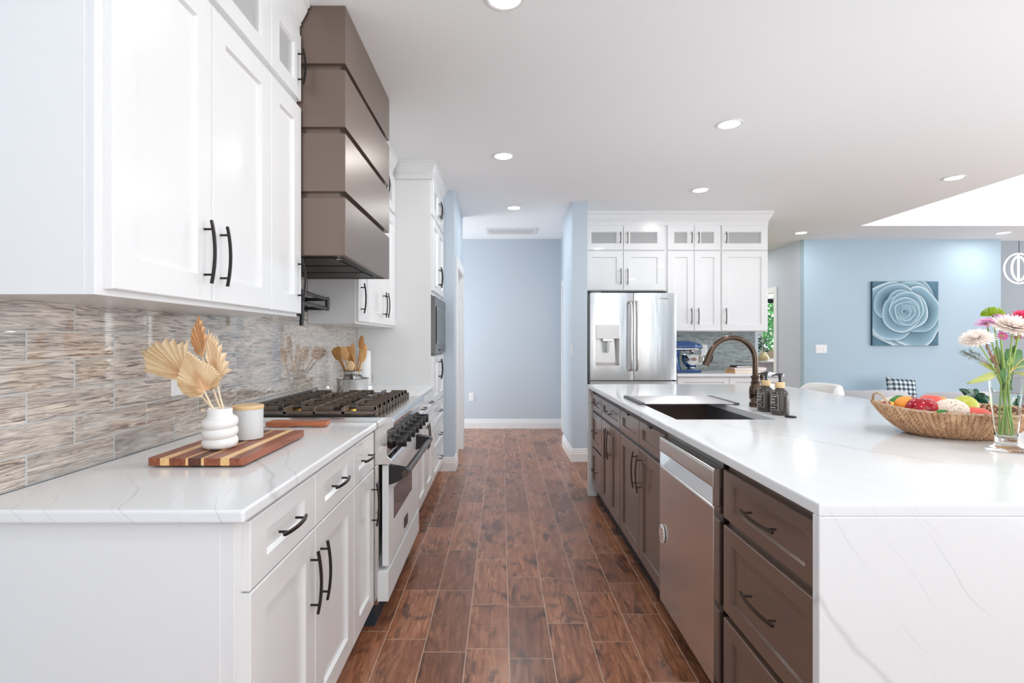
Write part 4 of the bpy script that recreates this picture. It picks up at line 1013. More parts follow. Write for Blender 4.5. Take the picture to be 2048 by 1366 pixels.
fan((620, 905), [(560, 985), (300, 905), (75, 825), (105, 728), (50, 570), (75, 530), (140, 480), (180, 435), (240, 412), (375, 372), (465, 382), (590, 430), (650, 408)], .86, 1.70, 'palm_tan', 'dried palm fan spreading left, with long pointed tips', (vx-.008, vy+.01, vz+.10), tilt=.15)
fan((1040, 965), [(880, 700), (905, 470), (932, 262), (975, 290), (1015, 322), (1045, 345), (1072, 392), (1118, 460), (1182, 580), (1215, 705), (1260, 815), (1120, 930)], .84, 1.68, 'palm_light', 'dried palm fan opening to the right, with pointed tips', (vx+.012, vy+.008, vz+.10))
fan((850, 650), [(770, 600), (735, 520), (690, 392), (705, 335), (722, 240), (768, 160), (812, 58), (850, 150), (885, 232), (925, 352), (908, 470), (880, 570)], .93, 1.72, 'palm_orange', 'tall narrow dried palm leaf, orange tan, topmost in the vase', (vx+.002, vy+.012, vz+.10))
fan((880, 1110), [(840, 1195), (680, 1190), (580, 1130), (515, 1030), (508, 950), (560, 780), (600, 680), (640, 548), (740, 615), (860, 700), (1000, 765), (1088, 870), (1108, 930), (1082, 1035), (1000, 1085)], .985, 1.625, 'palm_tan', 'round pleated dried palm leaf in front, facing the viewer', (vx-.002, vy-.01, vz+.10), sub=3, fold=.006)
# canister
kx, ky = -.8715, 1.822
t = thing('canister', 'pale grey ceramic canister with a bamboo lid on the cutting board', 'canister', (kx, ky, .9424))
MB().lathe((kx, ky, .9424), [(0, 0), (.046, 0), (.050, .003), (.0505, .10), (.0495, .102), (0, .102)], 48).build('jar', 'ceramic_grey', t, smooth=40)
MB().lathe((kx, ky, .9424), [(0, .1022), (.051, .1022), (.052, .104), (.052, .113), (.050, .115), (0, .115)], 48).build('lid', 'bamboo', t, smooth=40)
# teak paddle
pts = []; t = thing('wooden_spatula', 'reddish brown wooden spatula lying between cutting board and range', 'spatula', (-.855, 2.24, .915))
ol = [(-.985, .922), (-.978, .918), (-.93, .9155), (-.89, .9155), (-.85, .9205), (-.81, .9205), (-.77, .917), (-.745, .9158), (-.733, .920), (-.727, .932), (-.727, .938), (-.75, .939), (-.80, .9375), (-.85, .937), (-.90, .939), (-.95, .9405), (-.978, .939), (-.986, .933)]
MB().prism(ol, 2.212, 2.268, 'y').build('blade', 'teak', t, bevel=.004, seg=3, smooth=40)

# utensil holder beyond the range
ux, uy = -.998, 3.56
t = thing('utensil_holder', 'two-tier ridged steel utensil holder behind the range', 'utensil holder', (ux, uy, .915))
MB().lathe((ux, uy, .915), [(0, 0), (.10, 0), (.103, .003), (.103, .104), (.105, .108), (.099, .110), (.097, .104), (0, .10)], 64, fn=lambda r, z, a: (r+(.0012*math.sin(a*32) if .004 < z < .104 and r > .1 else 0), z)).build('lower_tier', 'steel', t, smooth=40)
MB().lathe((ux, uy, .915), [(.058, .1005), (.061, .105), (.061, .155), (.064, .160), (.059, .162), (.057, .155), (.057, .1005)], 64, fn=lambda r, z, a: (r+(.001*math.sin(a*24) if .1 < z < .154 and r > .06 else 0), z)).build('upper_tier', 'steel', t, smooth=40)
MB().tube([(ux+.1035*math.cos(k*math.pi/32), uy+.1035*math.sin(k*math.pi/32), 1.0235) for k in range(65)], .0022, 8, cap=False).tube([(ux+.0625*math.cos(k*math.pi/32), uy+.0625*math.sin(k*math.pi/32), 1.0755) for k in range(65)], .002, 8, cap=False).build('rim', 'black_satin', t, smooth=60)
def U(x, y): return 620+x/8.54, 620+y/8.54
def utensil(label, base, head, hw, hl, mat, kind, d=3.56, dd=0, name='wooden_spoon'):
    b_ = P(*U(*base), d); h_ = P(*U(*head), d+dd); ax = (h_-b_).normalized()
    side = Vector((ax.z, 0, -ax.x)); nrm = side.cross(ax)
    t = thing(name, label, 'wooden spoon' if 'spoon' in name else 'spatula', (b_.x, b_.y, b_.z-.09), 'wooden utensils in the steel holder')
    s0_ = b_-ax*.09; m = MB(); m.tube([s0_, b_, h_-ax*hl*.8], [.0055, .005, .0055], 8); m.build('shaft', mat, t, smooth=50)
    s = hw; m = MB()
    rot = Matrix((side, nrm, ax)).transposed()
    if kind == 'spoon': m.ell(h_, (s, .007, hl), 20, 14, rot=rot)
    elif kind == 'slot':
        m.ell(h_, (s, .005, hl), 20, 14, rot=rot)
    else:
        pl = [(-.4, -1), (-.9, -.5), (-1, .7), (-.7, 1), (.7, 1), (1, .7), (.9, -.5), (.4, -1)]
        vs = [h_+side*(p[0]*s)+ax*(p[1]*hl)+nrm*q for q in (-.003, .003) for p in pl]
        m.add(vs, [tuple(range(8)), tuple(range(15, 7, -1))]+[(i, (i+1) % 8, (i+1) % 8+8, i+8) for i in range(8)])
    o = m.build('head', mat, t, smooth=50)
    if kind == 'slot':
        k_ = MB()
        for q in (-.4, 0, .4):
            c_ = h_+side*(q*s)-nrm*.0048+ax*(hl*.15)
            k_.ell(c_, (.0022, .003, hl*.45), 8, 6, rot=rot)
        k_.build('slots', 'paper', o)
utensil('wide dark wooden spatula leaning left in the steel holder', (620, 1050), (480, 730), .030, .042, 'beech_dark', 'blade', 3.58, .03, 'wooden_spatula')
utensil('square edged wooden turner, leftmost in the steel holder', (600, 1050), (455, 760), .026, .045, 'beech_dark', 'blade', 3.60, .04, 'wooden_spatula')
utensil('large oval wooden spoon just left of centre in the steel holder', (660, 1050), (585, 740), .027, .048, 'beech', 'spoon', 3.54)
utensil('flat topped pale wooden spatula in the middle of the steel holder', (690, 1050), (665, 745), .022, .050, 'beech', 'blade', 3.59, .02, 'wooden_spatula')
utensil('small pale round wooden spoon lowest in front of the steel holder', (695, 1050), (695, 960), .026, .036, 'bamboo', 'spoon', 3.515, 0)
utensil('thin pointed wooden spatula right of centre in the steel holder', (775, 1050), (740, 720), .012, .055, 'beech', 'blade', 3.56, .01, 'wooden_spatula')
utensil('tallest wooden spoon in the steel holder, narrow and reddish', (800, 1050), (875, 550), .019, .045, 'beech_dark', 'spoon', 3.57)
utensil('slotted wooden spoon leaning right in the steel holder', (840, 1050), (905, 770), .024, .052, 'beech', 'slot', 3.53)
utensil('wooden spoon half hidden behind the slotted spoon at the right', (830, 1050), (925, 660), .020, .030, 'beech', 'spoon', 3.60)
utensil('dark wooden spoon short in the gap between the taller spoons', (760, 1050), (730, 850), .016, .034, 'beech_dark', 'spoon', 3.60)
# paper towel holder
hx, hy = -1.082, 4.16
t = thing('paper_towel_holder', 'chrome paper towel stand beside the tall white cabinet', 'paper towel holder', (hx, hy, .915))
MB().lathe((hx, hy, .915), [(0, .0005), (.09, .0005), (.09, .010), (.085, .012), (0, .012)], 40).build('base', 'chrome', t, smooth=40)
MB().tube([(hx, hy, .92), (hx, hy, 1.235)], .005).ell((hx+.01, hy, 1.24), (.013, .013, .013)).build('post', 'chrome', t, smooth=50)
MB().tube([(hx+.078, hy-.02, .925), (hx+.078, hy-.02, 1.01)], .003).build('tension_arm', 'chrome', t)
tag(MB().lathe((hx, hy, .928), [(.012, 0), (.055, 0), (.056, .002), (.056, .268), (.055, .27), (.012, .27), (.012, 0)], 40).build('paper_towel_roll', 'paper', smooth=40), 'white paper towel roll on the chrome stand', 'paper towel')

# ================================================================== ISLAND THINGS
def textmesh(txt, size):
    cu = bpy.data.curves.new('lettering', 'FONT'); cu.body = txt; cu.size = size; cu.align_x = 'CENTER'; cu.space_line = 1.0; cu.offset = 0
    ob = bpy.data.objects.new('lettering', cu); COL.objects.link(ob); me = bpy.data.meshes.new_from_object(ob)
    r_ = ([tuple(v.co) for v in me.vertices], [tuple(p.vertices) for p in me.polygons]); bpy.data.objects.remove(ob); return r_
def soap(x, y, txt, label, h=.142, r=.042):
    z = .9153; t = thing('soap_bottle', label, 'soap bottle', (x, y, z), 'dark soap bottles beside the faucet')
    MB().lathe((x, y, z), [(0, 0), (r-.006, 0), (r-.001, .004), (r, .010), (r, .088), (r-.003, .102), (r-.010, .115), (.022, .124), (.0185, .128), (.0185, .134), (.0, .134)], 48).build('bottle', 'bottle_brown', t, smooth=50)
    MB().lathe((x, y, z), [(0, .131), (.0215, .131), (.022, .133), (.022, .157), (.0205, .159), (0, .159)], 32).build('collar', 'bamboo', t, smooth=40)
    m = MB().lathe((x, y, z), [(0, .159), (.009, .159), (.009, .162), (.0055, .164), (.006, .178), (.009, .19), (.009, .197), (0, .198)], 20)
    m.tube([(x+.012, y, z+.197), (x, y, z+.196), (x-.022, y-.003, z+.1955), (x-.036, y-.005, z+.192), (x-.042, y-.006, z+.187)], [.005, .0065, .0045, .0035, .003], 10)
    m.build('pump', 'pump_black', t, smooth=50)
    th0 = math.radians(188)             # label faces the sink side
    def wrap(vs, fs, zoff, dep=.0004):
        o = []
        for v in vs: a = th0+v[0]/r; rr = r+dep; o.append((x+rr*math.cos(a), y+rr*math.sin(a), z+zoff+v[1]))
        return MB().add(o, fs)
    lb = MB()
    def strip(a0_, a1_, z0_, z1_):
        K = max(1, int((a1_-a0_)/.004)); q = wrap([(a0_+(a1_-a0_)*k/K, zz) for k in range(K+1) for zz in (z0_, z1_)], [(2*k, 2*k+2, 2*k+3, 2*k+1) for k in range(K)], 0); lb.add(q.v, q.f)
    W2 = .033; strip(-W2, W2, .024, .0252); strip(-W2, W2, .0985, .0997); strip(-W2, -W2+.0011, .024, .0997); strip(W2-.0011, W2, .024, .0997); strip(-W2+.006, W2-.004, .0485, .0495)
    for k in range(5): strip(-.024+k*.0105, -.0165+k*.0105, .0885, .092)
    for k in range(4): strip(-.020+k*.0105, -.0125+k*.0105, .034, .0375)
    for i, word in enumerate(txt): v_, f_ = textmesh(word, .0150); q = wrap(v_, f_, .0715-i*.0165); lb.add(q.v, q.f)
    lb.build('label', 'ink_white', t)
soap(1.357, 2.725, ('HAND', 'SOAP'), 'dark brown soap pump bottle with bamboo collar, behind and next to the faucet')
soap(1.363, 2.60, ('DISH', 'SOAP'), 'dark brown soap pump bottle with bamboo collar, the front one of the pair')

# ---------------- wicker basket: boat shaped, braided columns
bx, by, brot = 1.735, 2.04, R(-15)
A_, B_, Hb = .262, .195, .100
cr, sn = math.cos(brot), math.sin(brot)
def bk(phi, s, inset=0):                                  # s 0 bottom .. 1 rim
    ex = .42+.58*s**.62; 
    rx, ry = A_*ex-inset, B_*(.45+.55*s**.6)-inset
    zz = .9165+(Hb*s**1.25)*(1+.0*math.cos(phi)**2)+.017*s*abs(math.cos(phi))**5
    c_, s_ = math.cos(phi), math.sin(phi); x_, y_ = rx*c_, ry*s_
    return Vector((bx+x_*cr-y_*sn, by+x_*sn+y_*cr, zz+inset*.2))
t = thing('wicker_basket', 'oval braided wicker fruit basket on the island', 'basket', (bx, by, .9155))
m = MB(); NC = 92; NR = 11
for c_ in range(NC):
    for r_ in range(NR):
        phi = 2*math.pi*(c_+.5*((r_ % 1)))/NC; s_ = (r_+.5+(.25 if c_ % 2 else -.1))/NR; s_ = min(.985, max(.03, s_))
        p = bk(phi, s_); du = (bk(phi+.01, s_)-p).normalized(); dv = (bk(phi, min(1, s_+.02))-bk(phi, max(0, s_-.02))).normalized(); n_ = du.cross(dv).normalized()
        ang = R(31)*(1 if c_ % 2 else -1)*random.uniform(.9, 1.1); ax = dv*math.cos(ang)+du*math.sin(ang); sd = ax.cross(n_)
        rot = Matrix((sd, n_, ax)).transposed(); wd = (bk(phi+math.pi/NC, s_)-bk(phi-math.pi/NC, s_)).length*.43
        m.ell(p, (wd*random.uniform(.9, 1.1), .0072, .0138*random.uniform(.9, 1.15)), 8, 6, rot=rot)
m.build('braid', 'wicker', t, smooth=60)
m = MB(); K = 60; S_ = 8; vs = [bk(2*math.pi*k/K, s_/S_, .004) for s_ in range(S_+1) for k in range(K)]
m.add(vs, [(i*K+k, i*K+(k+1) % K, (i+1)*K+(k+1) % K, (i+1)*K+k) for i in range(S_) for k in range(K)]+[tuple(range(K))]).build('inner_shell', 'wicker_gap_shade', t, solid=.003, smooth=60)
MB().tube([bk(2*math.pi*k/K, 1.0)+Vector((0, 0, .001)) for k in range(K+1)], .0045, 8, cap=False).build('rim', 'rope', t, smooth=60)
for s in (1, -1):
    e0_ = bk(math.pi*(0 if s < 0 else 1)-.38, .97); e1_ = bk(math.pi*(0 if s < 0 else 1)+.38, .97); ctr = (e0_+e1_)/2; outv = (ctr-Vector((bx, by, ctr.z))).normalized()
    pts = []
    for k in range(13):
        a = math.pi*k/12; q = e0_*(.5+.5*math.cos(a))+e1_*(.5-.5*math.cos(a)); pts.append(q+Vector((0, 0, .046))*math.sin(a)+outv*.012*math.sin(a))
    MB().tube(pts, .0042, 8).build('loop_handle', 'rope', t, smooth=60)

def fruit(name, label, cat, px, py, d, rx, rz, mat, fn=None, ry=None, rot=None, stem=None, group='fruit in the wicker basket'):
    c_ = P(px, py, d)
    if stem:
        t = thing(name, label, cat, (c_.x, c_.y, c_.z-rz), group); MB().ell(c_, (rx, ry or rx, rz), 28, 20, fn=fn, rot=rot).build('flesh', mat, t, smooth=60)
        MB().tube([c_+Vector((0, 0, rz*.72)), c_+Vector((.003, 0, rz*1.0)), c_+Vector((.006, 0, rz*1.28))], [.0018, .0015, .002], 6).build('stem', 'bark', t)
    else:
        t = MB().ell((0, 0, 0), (rx, ry or rx, rz), 28, 20, fn=fn, rot=rot).build(name, mat, smooth=60); t.location = c_; tag(t, label, cat, group)
    return t
def applef(p):
    r = math.hypot(p.x, p.y); z = p.z
    return Vector((p.x*(1+.05*z), p.y*(1+.05*z), z*.98-(.20*math.exp(-(r/.28)**2) if z > 0 else -.12*math.exp(-(r/.25)**2))))
k = 2.0/FPX
fruit('apple', 'large shiny red apple at the front of the basket', 'apple', 1844, 820, 1.99, .053, .050, 'apple_skin', applef)
fruit('pomegranate', 'salmon pink round fruit behind the red apple', 'pomegranate', 1862, 813, 2.09, .046, .050, 'peach', applef)
fruit('apple', 'small red apple with a stem peeking up behind the orange', 'apple', 1823, 811, 2.15, .040, .040, 'apple_skin', applef, stem=True)
fruit('orange', 'orange between the green artichoke and the large red apple', 'orange', 1812, 811, 2.04, .038, .036, 'orange_fruit')
fruit('orange', 'orange behind the speckled white ball', 'orange', 1881, 812, 2.13, .040, .038, 'orange_fruit')
fruit('artichoke', 'green textured artichoke at the left of the oranges', 'artichoke', 1799, 809, 2.10, .034, .034, 'artichoke', lambda p: p*(1+.08*math.sin(9*math.atan2(p.y, p.x)+4*p.z)*math.sin(8*p.z)))
fruit('decorative_ball', 'white speckled rough ball at the front right of the basket', 'decorative ball', 1902, 822, 1.95, .054, .045, 'speckled')
fruit('mango', 'yellow green mango behind the speckled ball', 'mango', 1928, 817, 2.0, .044, .050, 'mango_green', rot=Matrix.Rotation(.5, 3, 'Y'))
fruit('peach', 'red orange peach at the right end of the basket', 'peach', 1950, 830, 1.93, .045, .030, 'peach', applef)
fruit('peach', 'small pinkish peach furthest right in the basket', 'peach', 1969, 832, 1.92, .026, .020, 'peach', applef)
fruit('lemon', 'yellow lemon at the left end of the basket', 'lemon', 1783, 814, 2.10, .032, .022, 'lemon', lambda p: Vector((p.x*(1+.15*abs(p.x)**3), p.y*(1-.2*abs(p.x)), p.z*(1-.2*abs(p.x)))))
for i, (px, py) in enumerate([(1769, 812), (1775, 811), (1780, 815), (1790, 813), (1795, 812), (1787, 817), (1799, 816)]):
    fruit('grape', ['dark red grape nearest the basket handle', 'dark red grape second from the basket handle', 'dark red grape under the lemon, left side', 'dark red grape in front of the lemon tip', 'dark red grape against the artichoke', 'dark red grape lowest at the basket rim', 'dark red grape beside the small pink nut'][i], 'grape', px, py-4, 2.09+.004*i, .0105, .0105, 'berry', group='red grapes in the basket')
fruit('nut', 'small pink brown nut at the rim left of the orange', 'nut', 1805, 813, 2.03, .011, .008, 'nut', group='small things in the basket')
m = MB()
for i in range(40):
    m.ell(P(1884+random.uniform(-9, 9), 822+random.uniform(-1.5, 2.5), 1.90), (.0035, .003, .0028), 6, 4)
tag(m.build('moss', 'artichoke'), 'tuft of green moss under the speckled ball', 'moss')
q_ = MB().ell(P(1880, 838, 2.03), (.13, .085, .030), 24, 12).build('raffia_filling', 'rope', smooth=60); tag(q_, 'straw filling under the fruit in the basket', 'filling')

# ---------------- glass vase with flowers
gx, gy = 1.668, 1.755; gz = .9153
t = thing('glass_vase', 'tall tapered clear glass vase at the right edge of the island', 'vase', (gx, gy, gz))
op = [(0, .0), (.052, .0), (.055, .003), (.050, .008), (.034, .013), (.029, .020), (.0285, .035), (.031, .07), (.037, .13), (.043, .19), (.0465, .238)]
ip = [(.0455, .2385), (.0415, .19), (.0355, .13), (.0295, .07), (.027, .045), (.022, .041), (0, .040)]
MB().lathe((gx, gy, gz), op+ip, 64).build('glass', 'vase_glass', t, smooth=50)
MB().lathe((gx, gy, gz), [(0, .0405), (.0215, .0415), (.0265, .0455), (.029, .07), (.035, .13), (.0407, .185), (.0411, .19), (0, .19)], 48).build('water', 'vase_water', t, smooth=50)
def V(x, y, d=1.755): return P(1900+x/7.588, 600+y/7.588, d)
def stem_to(m, top, foot, r=.0026, bend=.02):
    a = Vector(foot); b_ = Vector(top); mouth = Vector((gx+(b_.x-gx)*.18, gy+(b_.y-gy)*.25, gz+.225))
    mouth.x = max(gx-.032, min(gx+.032, mouth.x)); mouth.y = max(gy-.025, min(gy+.025, mouth.y))
    m.tube([a, a*.5+mouth*.5, mouth, mouth*.5+b_*.5+Vector((0, 0, bend*.3)), b_], [r*.9, r, r, r*.95, r*.8], 7)
def foot(i): a = i*2.4; return (gx+.017*math.cos(a), gy+.017*math.sin(a), gz+.046+.004*(i % 3))
def mum(label, c, R_, axis, col, rows=7, n=22, curl=.5, i=0, name='chrysanthemum', wid=.16, flat=.35, group='white chrysanthemums'):
    ax = Vector(axis).normalized(); c = Vector(c); t = thing(name, label, 'flower', (c.x, c.y, c.z), group)
    sx = ax.orthogonal().normalized(); sy = ax.cross(sx); m = MB()
    for r_ in range(rows):
        f = (r_+1)/rows; k_n = int(n*(.4+.6*f)); L_ = R_*(.28+.72*f)
        el = R(80)*(1-f)**.8+R(-8)*f
        for k in range(k_n):
            a = 2*math.pi*(k+.5*(r_ % 2))/k_n+random.uniform(-.08, .08); rad = sx*math.cos(a)+sy*math.sin(a); tan = ax.cross(rad).normalized(); w = R_*wid*(.6+.4*f)
            L2 = L_*random.uniform(.9, 1.08); dirv = rad*math.cos(el)+ax*math.sin(el); up = (ax*math.cos(el)-rad*math.sin(el))
            p = []
            for (tt, ww, lift) in ((0, .35, 0), (.4, .9, .10), (.75, 1, .10*curl*2), (1, .25, .10+curl*.22)):
                q = c+dirv*(L2*tt)+up*(lift*L2*.5)
                p += [q-tan*(w*ww*.5), q+up*(-w*.12), q+tan*(w*ww*.5)]
            m.add(p, [(j*3+q, j*3+q+1, j*3+q+4, j*3+q+3) for j in range(3) for q in range(2)])
    m.build('petals', col, t, smooth=80, solid=.0006)
    MB().ell(c-ax*.004, (.010, .010, .007), 14, 8).build('calyx', 'leaf_lime', t, smooth=60)
    s = MB(); stem_to(s, c-ax*.008, foot(i)); s.build('stem', 'stem_green', t, smooth=60)
    return t
mum('large white chrysanthemum at the right of the bouquet', V(965, 420, 1.72), .066, (0, -.45, .9), 'petal_white', 8, 26, .6, 0)
mum('white chrysanthemum hanging out to the left of the bouquet', V(400, 590, 1.74), .050, (-.45, -.25, .85), 'petal_white', 8, 26, .3, 1)
mum('pink daisy above the left white chrysanthemum', V(560, 350, 1.78), .036, (-.2, -.2, .95), 'petal_pink', 4, 16, .2, 2, 'daisy', .24, group='pink flowers in the bouquet')
mum('pale pink daisy in the middle behind the white chrysanthemum', V(760, 280, 1.82), .034, (.1, -.2, .95), 'petal_pink', 4, 16, .2, 3, 'daisy', .24, group='pink flowers in the bouquet')
mum('magenta and white small flower under the large white chrysanthemum', V(800, 540, 1.70), .017, (0, -.7, .3), 'petal_magenta', 3, 9, .2, 4, 'alstroemeria', .4, group='pink flowers in the bouquet')
mum('magenta daisy half hidden under the right chrysanthemum', V(1030, 560, 1.80), .026, (.1, -.1, .6), 'petal_magenta', 3, 12, .2, 5, 'daisy', .3, group='pink flowers in the bouquet')
mum('bright pink rose at the right edge of the bouquet', V(1110, 235, 1.78), .033, (-.2, -.3, .9), 'petal_hot', 5, 9, .7, 6, 'rose', .75, group='pink flowers in the bouquet')
c_ = V(650, 240, 1.85); t = thing('green_dianthus', 'fuzzy lime green flower ball at the top of the bouquet', 'flower', tuple(c_))
m = MB()
for i in range(520):
    v = Vector((random.gauss(0, 1), random.gauss(0, 1), abs(random.gauss(0, 1)))).normalized(); e = c_+Vector((v.x*.036, v.y*.03, v.z*.032)); m.tube([c_+Vector((v.x*.02, v.y*.02, 0)), e], [.0011, .0005], 4)
m.build('head', 'mum_green', t); s = MB(); stem_to(s, c_, foot(7)); s.build('stem', 'stem_green', t, smooth=60)
def leaf(label, a, b_, w, mat, droop=.01, name='leaf', group='leaves in the bouquet', face=(0, -1, .25), i=0):
    a = Vector(a); b_ = Vector(b_); ax = (b_-a); L_ = ax.length; ax.normalize(); fn_ = Vector(face).normalized(); sd = ax.cross(fn_).normalized(); up = sd.cross(ax)
    t = thing(name, label, 'leaf', tuple(a), group); vs = []; K = 10
    for k in range(K+1):
        f = k/K; ww = w*math.sin(math.pi*min(1, f*.93+.03))**.8*(1-.25*f); p = a+ax*(L_*f)+up*(-.0-droop*math.sin(math.pi*f)); vs += [p-sd*ww+up*.004, p, p+sd*ww+up*.004]
    MB().add(vs, [(k*3+q, k*3+q+1, k*3+q+4, k*3+q+3) for k in range(K) for q in range(2)]).build('blade', mat, t, smooth=80, solid=.0007)
    s = MB(); base_ = Vector((gx+(a.x-gx)*.3, gy, gz+.20)); s.tube([base_, a], .0016, 6); s.build('stem', mat, t)
leaf('long lime green leaf pointing down to the left over the vase rim', V(690, 1110), V(250, 1270, 1.70), .013, 'leaf_lime', -.016)
leaf('pale oval leaf at the right of the vase rim', V(930, 1130, 1.71), V(1180, 1180, 1.66), .013, 'leaf_lime', -.006)
leaf('small yellowish leaf above the long lime one', V(720, 1080), V(440, 960, 1.76), .009, 'leaf_lime', .0)
leaf('dark green leaf standing behind the flower stems', V(740, 1080, 1.78), V(700, 700, 1.84), .018, 'leaf_green', .0)
leaf('broad green leaf at the right of the stems', V(900, 1010, 1.78), V(1060, 760, 1.80), .024, 'leaf_green', .0)
leaf('dark green leaf curling under the right chrysanthemum', V(830, 900, 1.76), V(1000, 690, 1.78), .012, 'leaf_green', .006)
leaf('green leaf dipping into the vase mouth', V(810, 1040, 1.73), V(780, 1210, 1.72), .011, 'leaf_green', 0)
leaf('upright green leaf in the middle of the bouquet', V(830, 1060, 1.76), V(850, 740, 1.76), .012, 'leaf_green', 0)
leaf('dark green leaf low at the left of the flower stems', V(760, 1020, 1.77), V(600, 900, 1.80), .011, 'leaf_green', .0)
leaf('green leaf rising behind the pink daisy stem', V(800, 960, 1.80), V(720, 760, 1.86), .016, 'leaf_green', .0)
leaf('large dark green leaf behind the right flower stems', V(880, 1040, 1.82), V(960, 780, 1.88), .026, 'leaf_green', .0)
leaf('pale green leaf just right of the middle stem', V(860, 1000, 1.74), V(930, 860, 1.74), .009, 'stem_green', .0)
leaf('green leaf at the right edge above the vase rim', V(960, 1060, 1.78), V(1120, 930, 1.80), .016, 'leaf_green', .0)
leaf('small green leaf below the left chrysanthemum', V(680, 1000, 1.78), V(640, 860, 1.79), .010, 'leaf_green', .0)
t = thing('fern_sprig', 'feathery grey green sprig reaching left from the bouquet', 'sprig', tuple(V(700, 1060)))
m = MB(); br = MB(); main = [V(760, 1110), V(600, 980), V(430, 905), V(250, 820), V(180, 770)]
br.tube(main, [.0016, .0014, .0012, .001, .0006], 6); br.tube([V(600, 980), V(480, 860), V(380, 800), V(300, 770)], .0009, 5); br.tube([V(760, 1110), V(690, 900), V(600, 780), V(540, 680)], .0012, 5); br.tube([V(690, 900), V(610, 820), V(560, 700), V(520, 560)], .0009, 5)
br.build('twigs', 'twig', t)
for (a, b_, n_) in ((main[2], main[4], 90), (main[1], main[3], 70), (V(480, 860), V(300, 770), 60), (V(600, 780), V(500, 480), 70)):
    for k in range(n_):
        f = random.random(); p = a*(1-f)+b_*f; q = Vector((random.uniform(-.018, .004), random.uniform(-.008, .008), random.uniform(-.012, .014))); m.tube([p, p+q*.6+Vector((0, 0, .002)), p+q], .0004, 3)
m.build('needles', 'fern_grey', t)
t = thing('dried_sprig', 'brown dried sprig in the middle of the bouquet', 'sprig', tuple(V(640, 900)))
m = MB()
for k in range(60):
    f = random.random(); p = V(560, 720)*(1-f)+V(700, 1000)*f; m.tube([p, p+Vector((random.uniform(-.012, .012), random.uniform(-.006, .006), random.uniform(.004, .02)))], .0007, 4)
m.tube([V(560, 720), V(740, 1100)], .0014, 6); m.build('twigs', 'twig', t)
t = thing('yellow_sprig', 'thin yellow curved twig at the right of the bouquet', 'sprig', tuple(V(900, 1100)))
MB().tube([V(880, 1110), V(1000, 1000), V(1080, 920), V(1160, 880)], .0011, 5).tube([V(900, 1110), V(1020, 1020), V(1150, 1000)], .0009, 5).build('twig', 'lemon', t)

# ================================================================== STOOLS, DINING SIDE
def rbox(x0, x1, y0, y1, z0, z1, bev, seg=5): return (x0, x1, y0, y1, z0, z1, bev, seg)
def stool(x, y, label, top, rot=0, mat='boucle_white'):
    t = thing('bar_stool', label, 'bar stool', (0, 0, 0), 'upholstered stools along the island')
    # seat, curved back facing the island (-x side open)
    MB().ell((0, 0, .66), (.235, .25, .055), 32, 12, fn=lambda p: Vector((p.x, p.y, max(-1, min(1, p.z*1.6))))).build('seat', mat, t, smooth=60)
    m = MB(); K = 28; J = 8; vs = []; hw = .275
    for k in range(K+1):
        a = R(-74)+R(148)*k/K; f = abs(k/K*2-1); hgt = .70+(top-.70)*(1-f**7*.85)
        for j in range(J):
            b_ = 2*math.pi*j/J+math.pi/8; th = .036*(1-.3*f**6); hh = (hgt-.62)/2; cz = .62+hh
            rr = .245+th*math.copysign(abs(math.cos(b_))**.7, math.cos(b_)); z = cz+hh*math.copysign(abs(math.sin(b_))**.5, math.sin(b_))
            vs.append((rr*math.cos(a), rr*1.06*math.sin(a), z))
    m.add(vs, [(i*J+j, i*J+(j+1) % J, (i+1)*J+(j+1) % J, (i+1)*J+j) for i in range(K) for j in range(J)]+[tuple(range(J)), tuple(range(K*J, (K+1)*J))])
    m.build('backrest', mat, t, bevel=.012, seg=3, smooth=70, angle=50)
    for (sx, sy) in ((-1, -1), (-1, 1), (1, -1), (1, 1)): MB().tube([(sx*.15, sy*.16, .62), (sx*.20, sy*.21, .0)], [.016, .011], 12).build('leg', 'chair_leg', t, smooth=50)
    m = MB(); z = .22; q = .186; m.tube([(-q, -q-.008, z), (q, -q-.008, z)], .008).tube([(-q, q+.008, z), (q, q+.008, z)], .008).tube([(-q, -q, z), (-q, q, z)], .008).tube([(q, -q, z), (q, q, z)], .008); m.build('footrest', 'chair_leg', t, smooth=50)
    t.location = (x, y, 0); t.rotation_euler.z = rot
stool(2.33, 4.13, 'white boucle bar stool furthest along the island, by the blue wall', .945)
stool(2.36, 3.26, 'white boucle bar stool behind the basket handle', .925, mat='fabric_beige')
stool(2.44, 2.62, 'beige bar stool partly behind the glass vase', .955, mat='fabric_beige')
stool(2.42, 1.80, 'beige bar stool nearest the viewer, right of the vase', .95, mat='fabric_beige')
def armchair(x, y, rot, label):
    t = thing('dining_chair', label, 'chair', (0, 0, 0), 'grey dining chairs')
    MB().box(-.25, .25, -.24, .24, .40, .49).build('seat', 'fabric_grey', t, bevel=.035, seg=4, smooth=50)
    m = MB(); K = 24; vs = []
    for k in range(K+1):
        a = R(-80)+R(160)*k/K+R(90); f = abs(k/K*2-1)
        for j in range(10):
            b_ = 2*math.pi*j/10; rr = .27+.04*math.cos(b_); z = .665+(.162-.03*f)*math.copysign(abs(math.sin(b_))**.75, math.sin(b_)); vs.append((rr*1.05*math.cos(a), rr*math.sin(a), z))
    m.add(vs, [(i*10+j, i*10+(j+1) % 10, (i+1)*10+(j+1) % 10, (i+1)*10+j) for i in range(K) for j in range(10)]+[tuple(range(10)), tuple(range(K*10, (K+1)*10))]).build('backrest', 'fabric_grey', t, smooth=60)
    for (sx, sy) in ((-1, -1), (-1, 1), (1, -1), (1, 1)): MB().tube([(sx*.18, sy*.18, .41), (sx*.22, sy*.22, 0)], [.018, .012], 12).build('leg', 'chair_leg', t, smooth=50)
    t.location = (x, y, 0); t.rotation_euler.z = rot
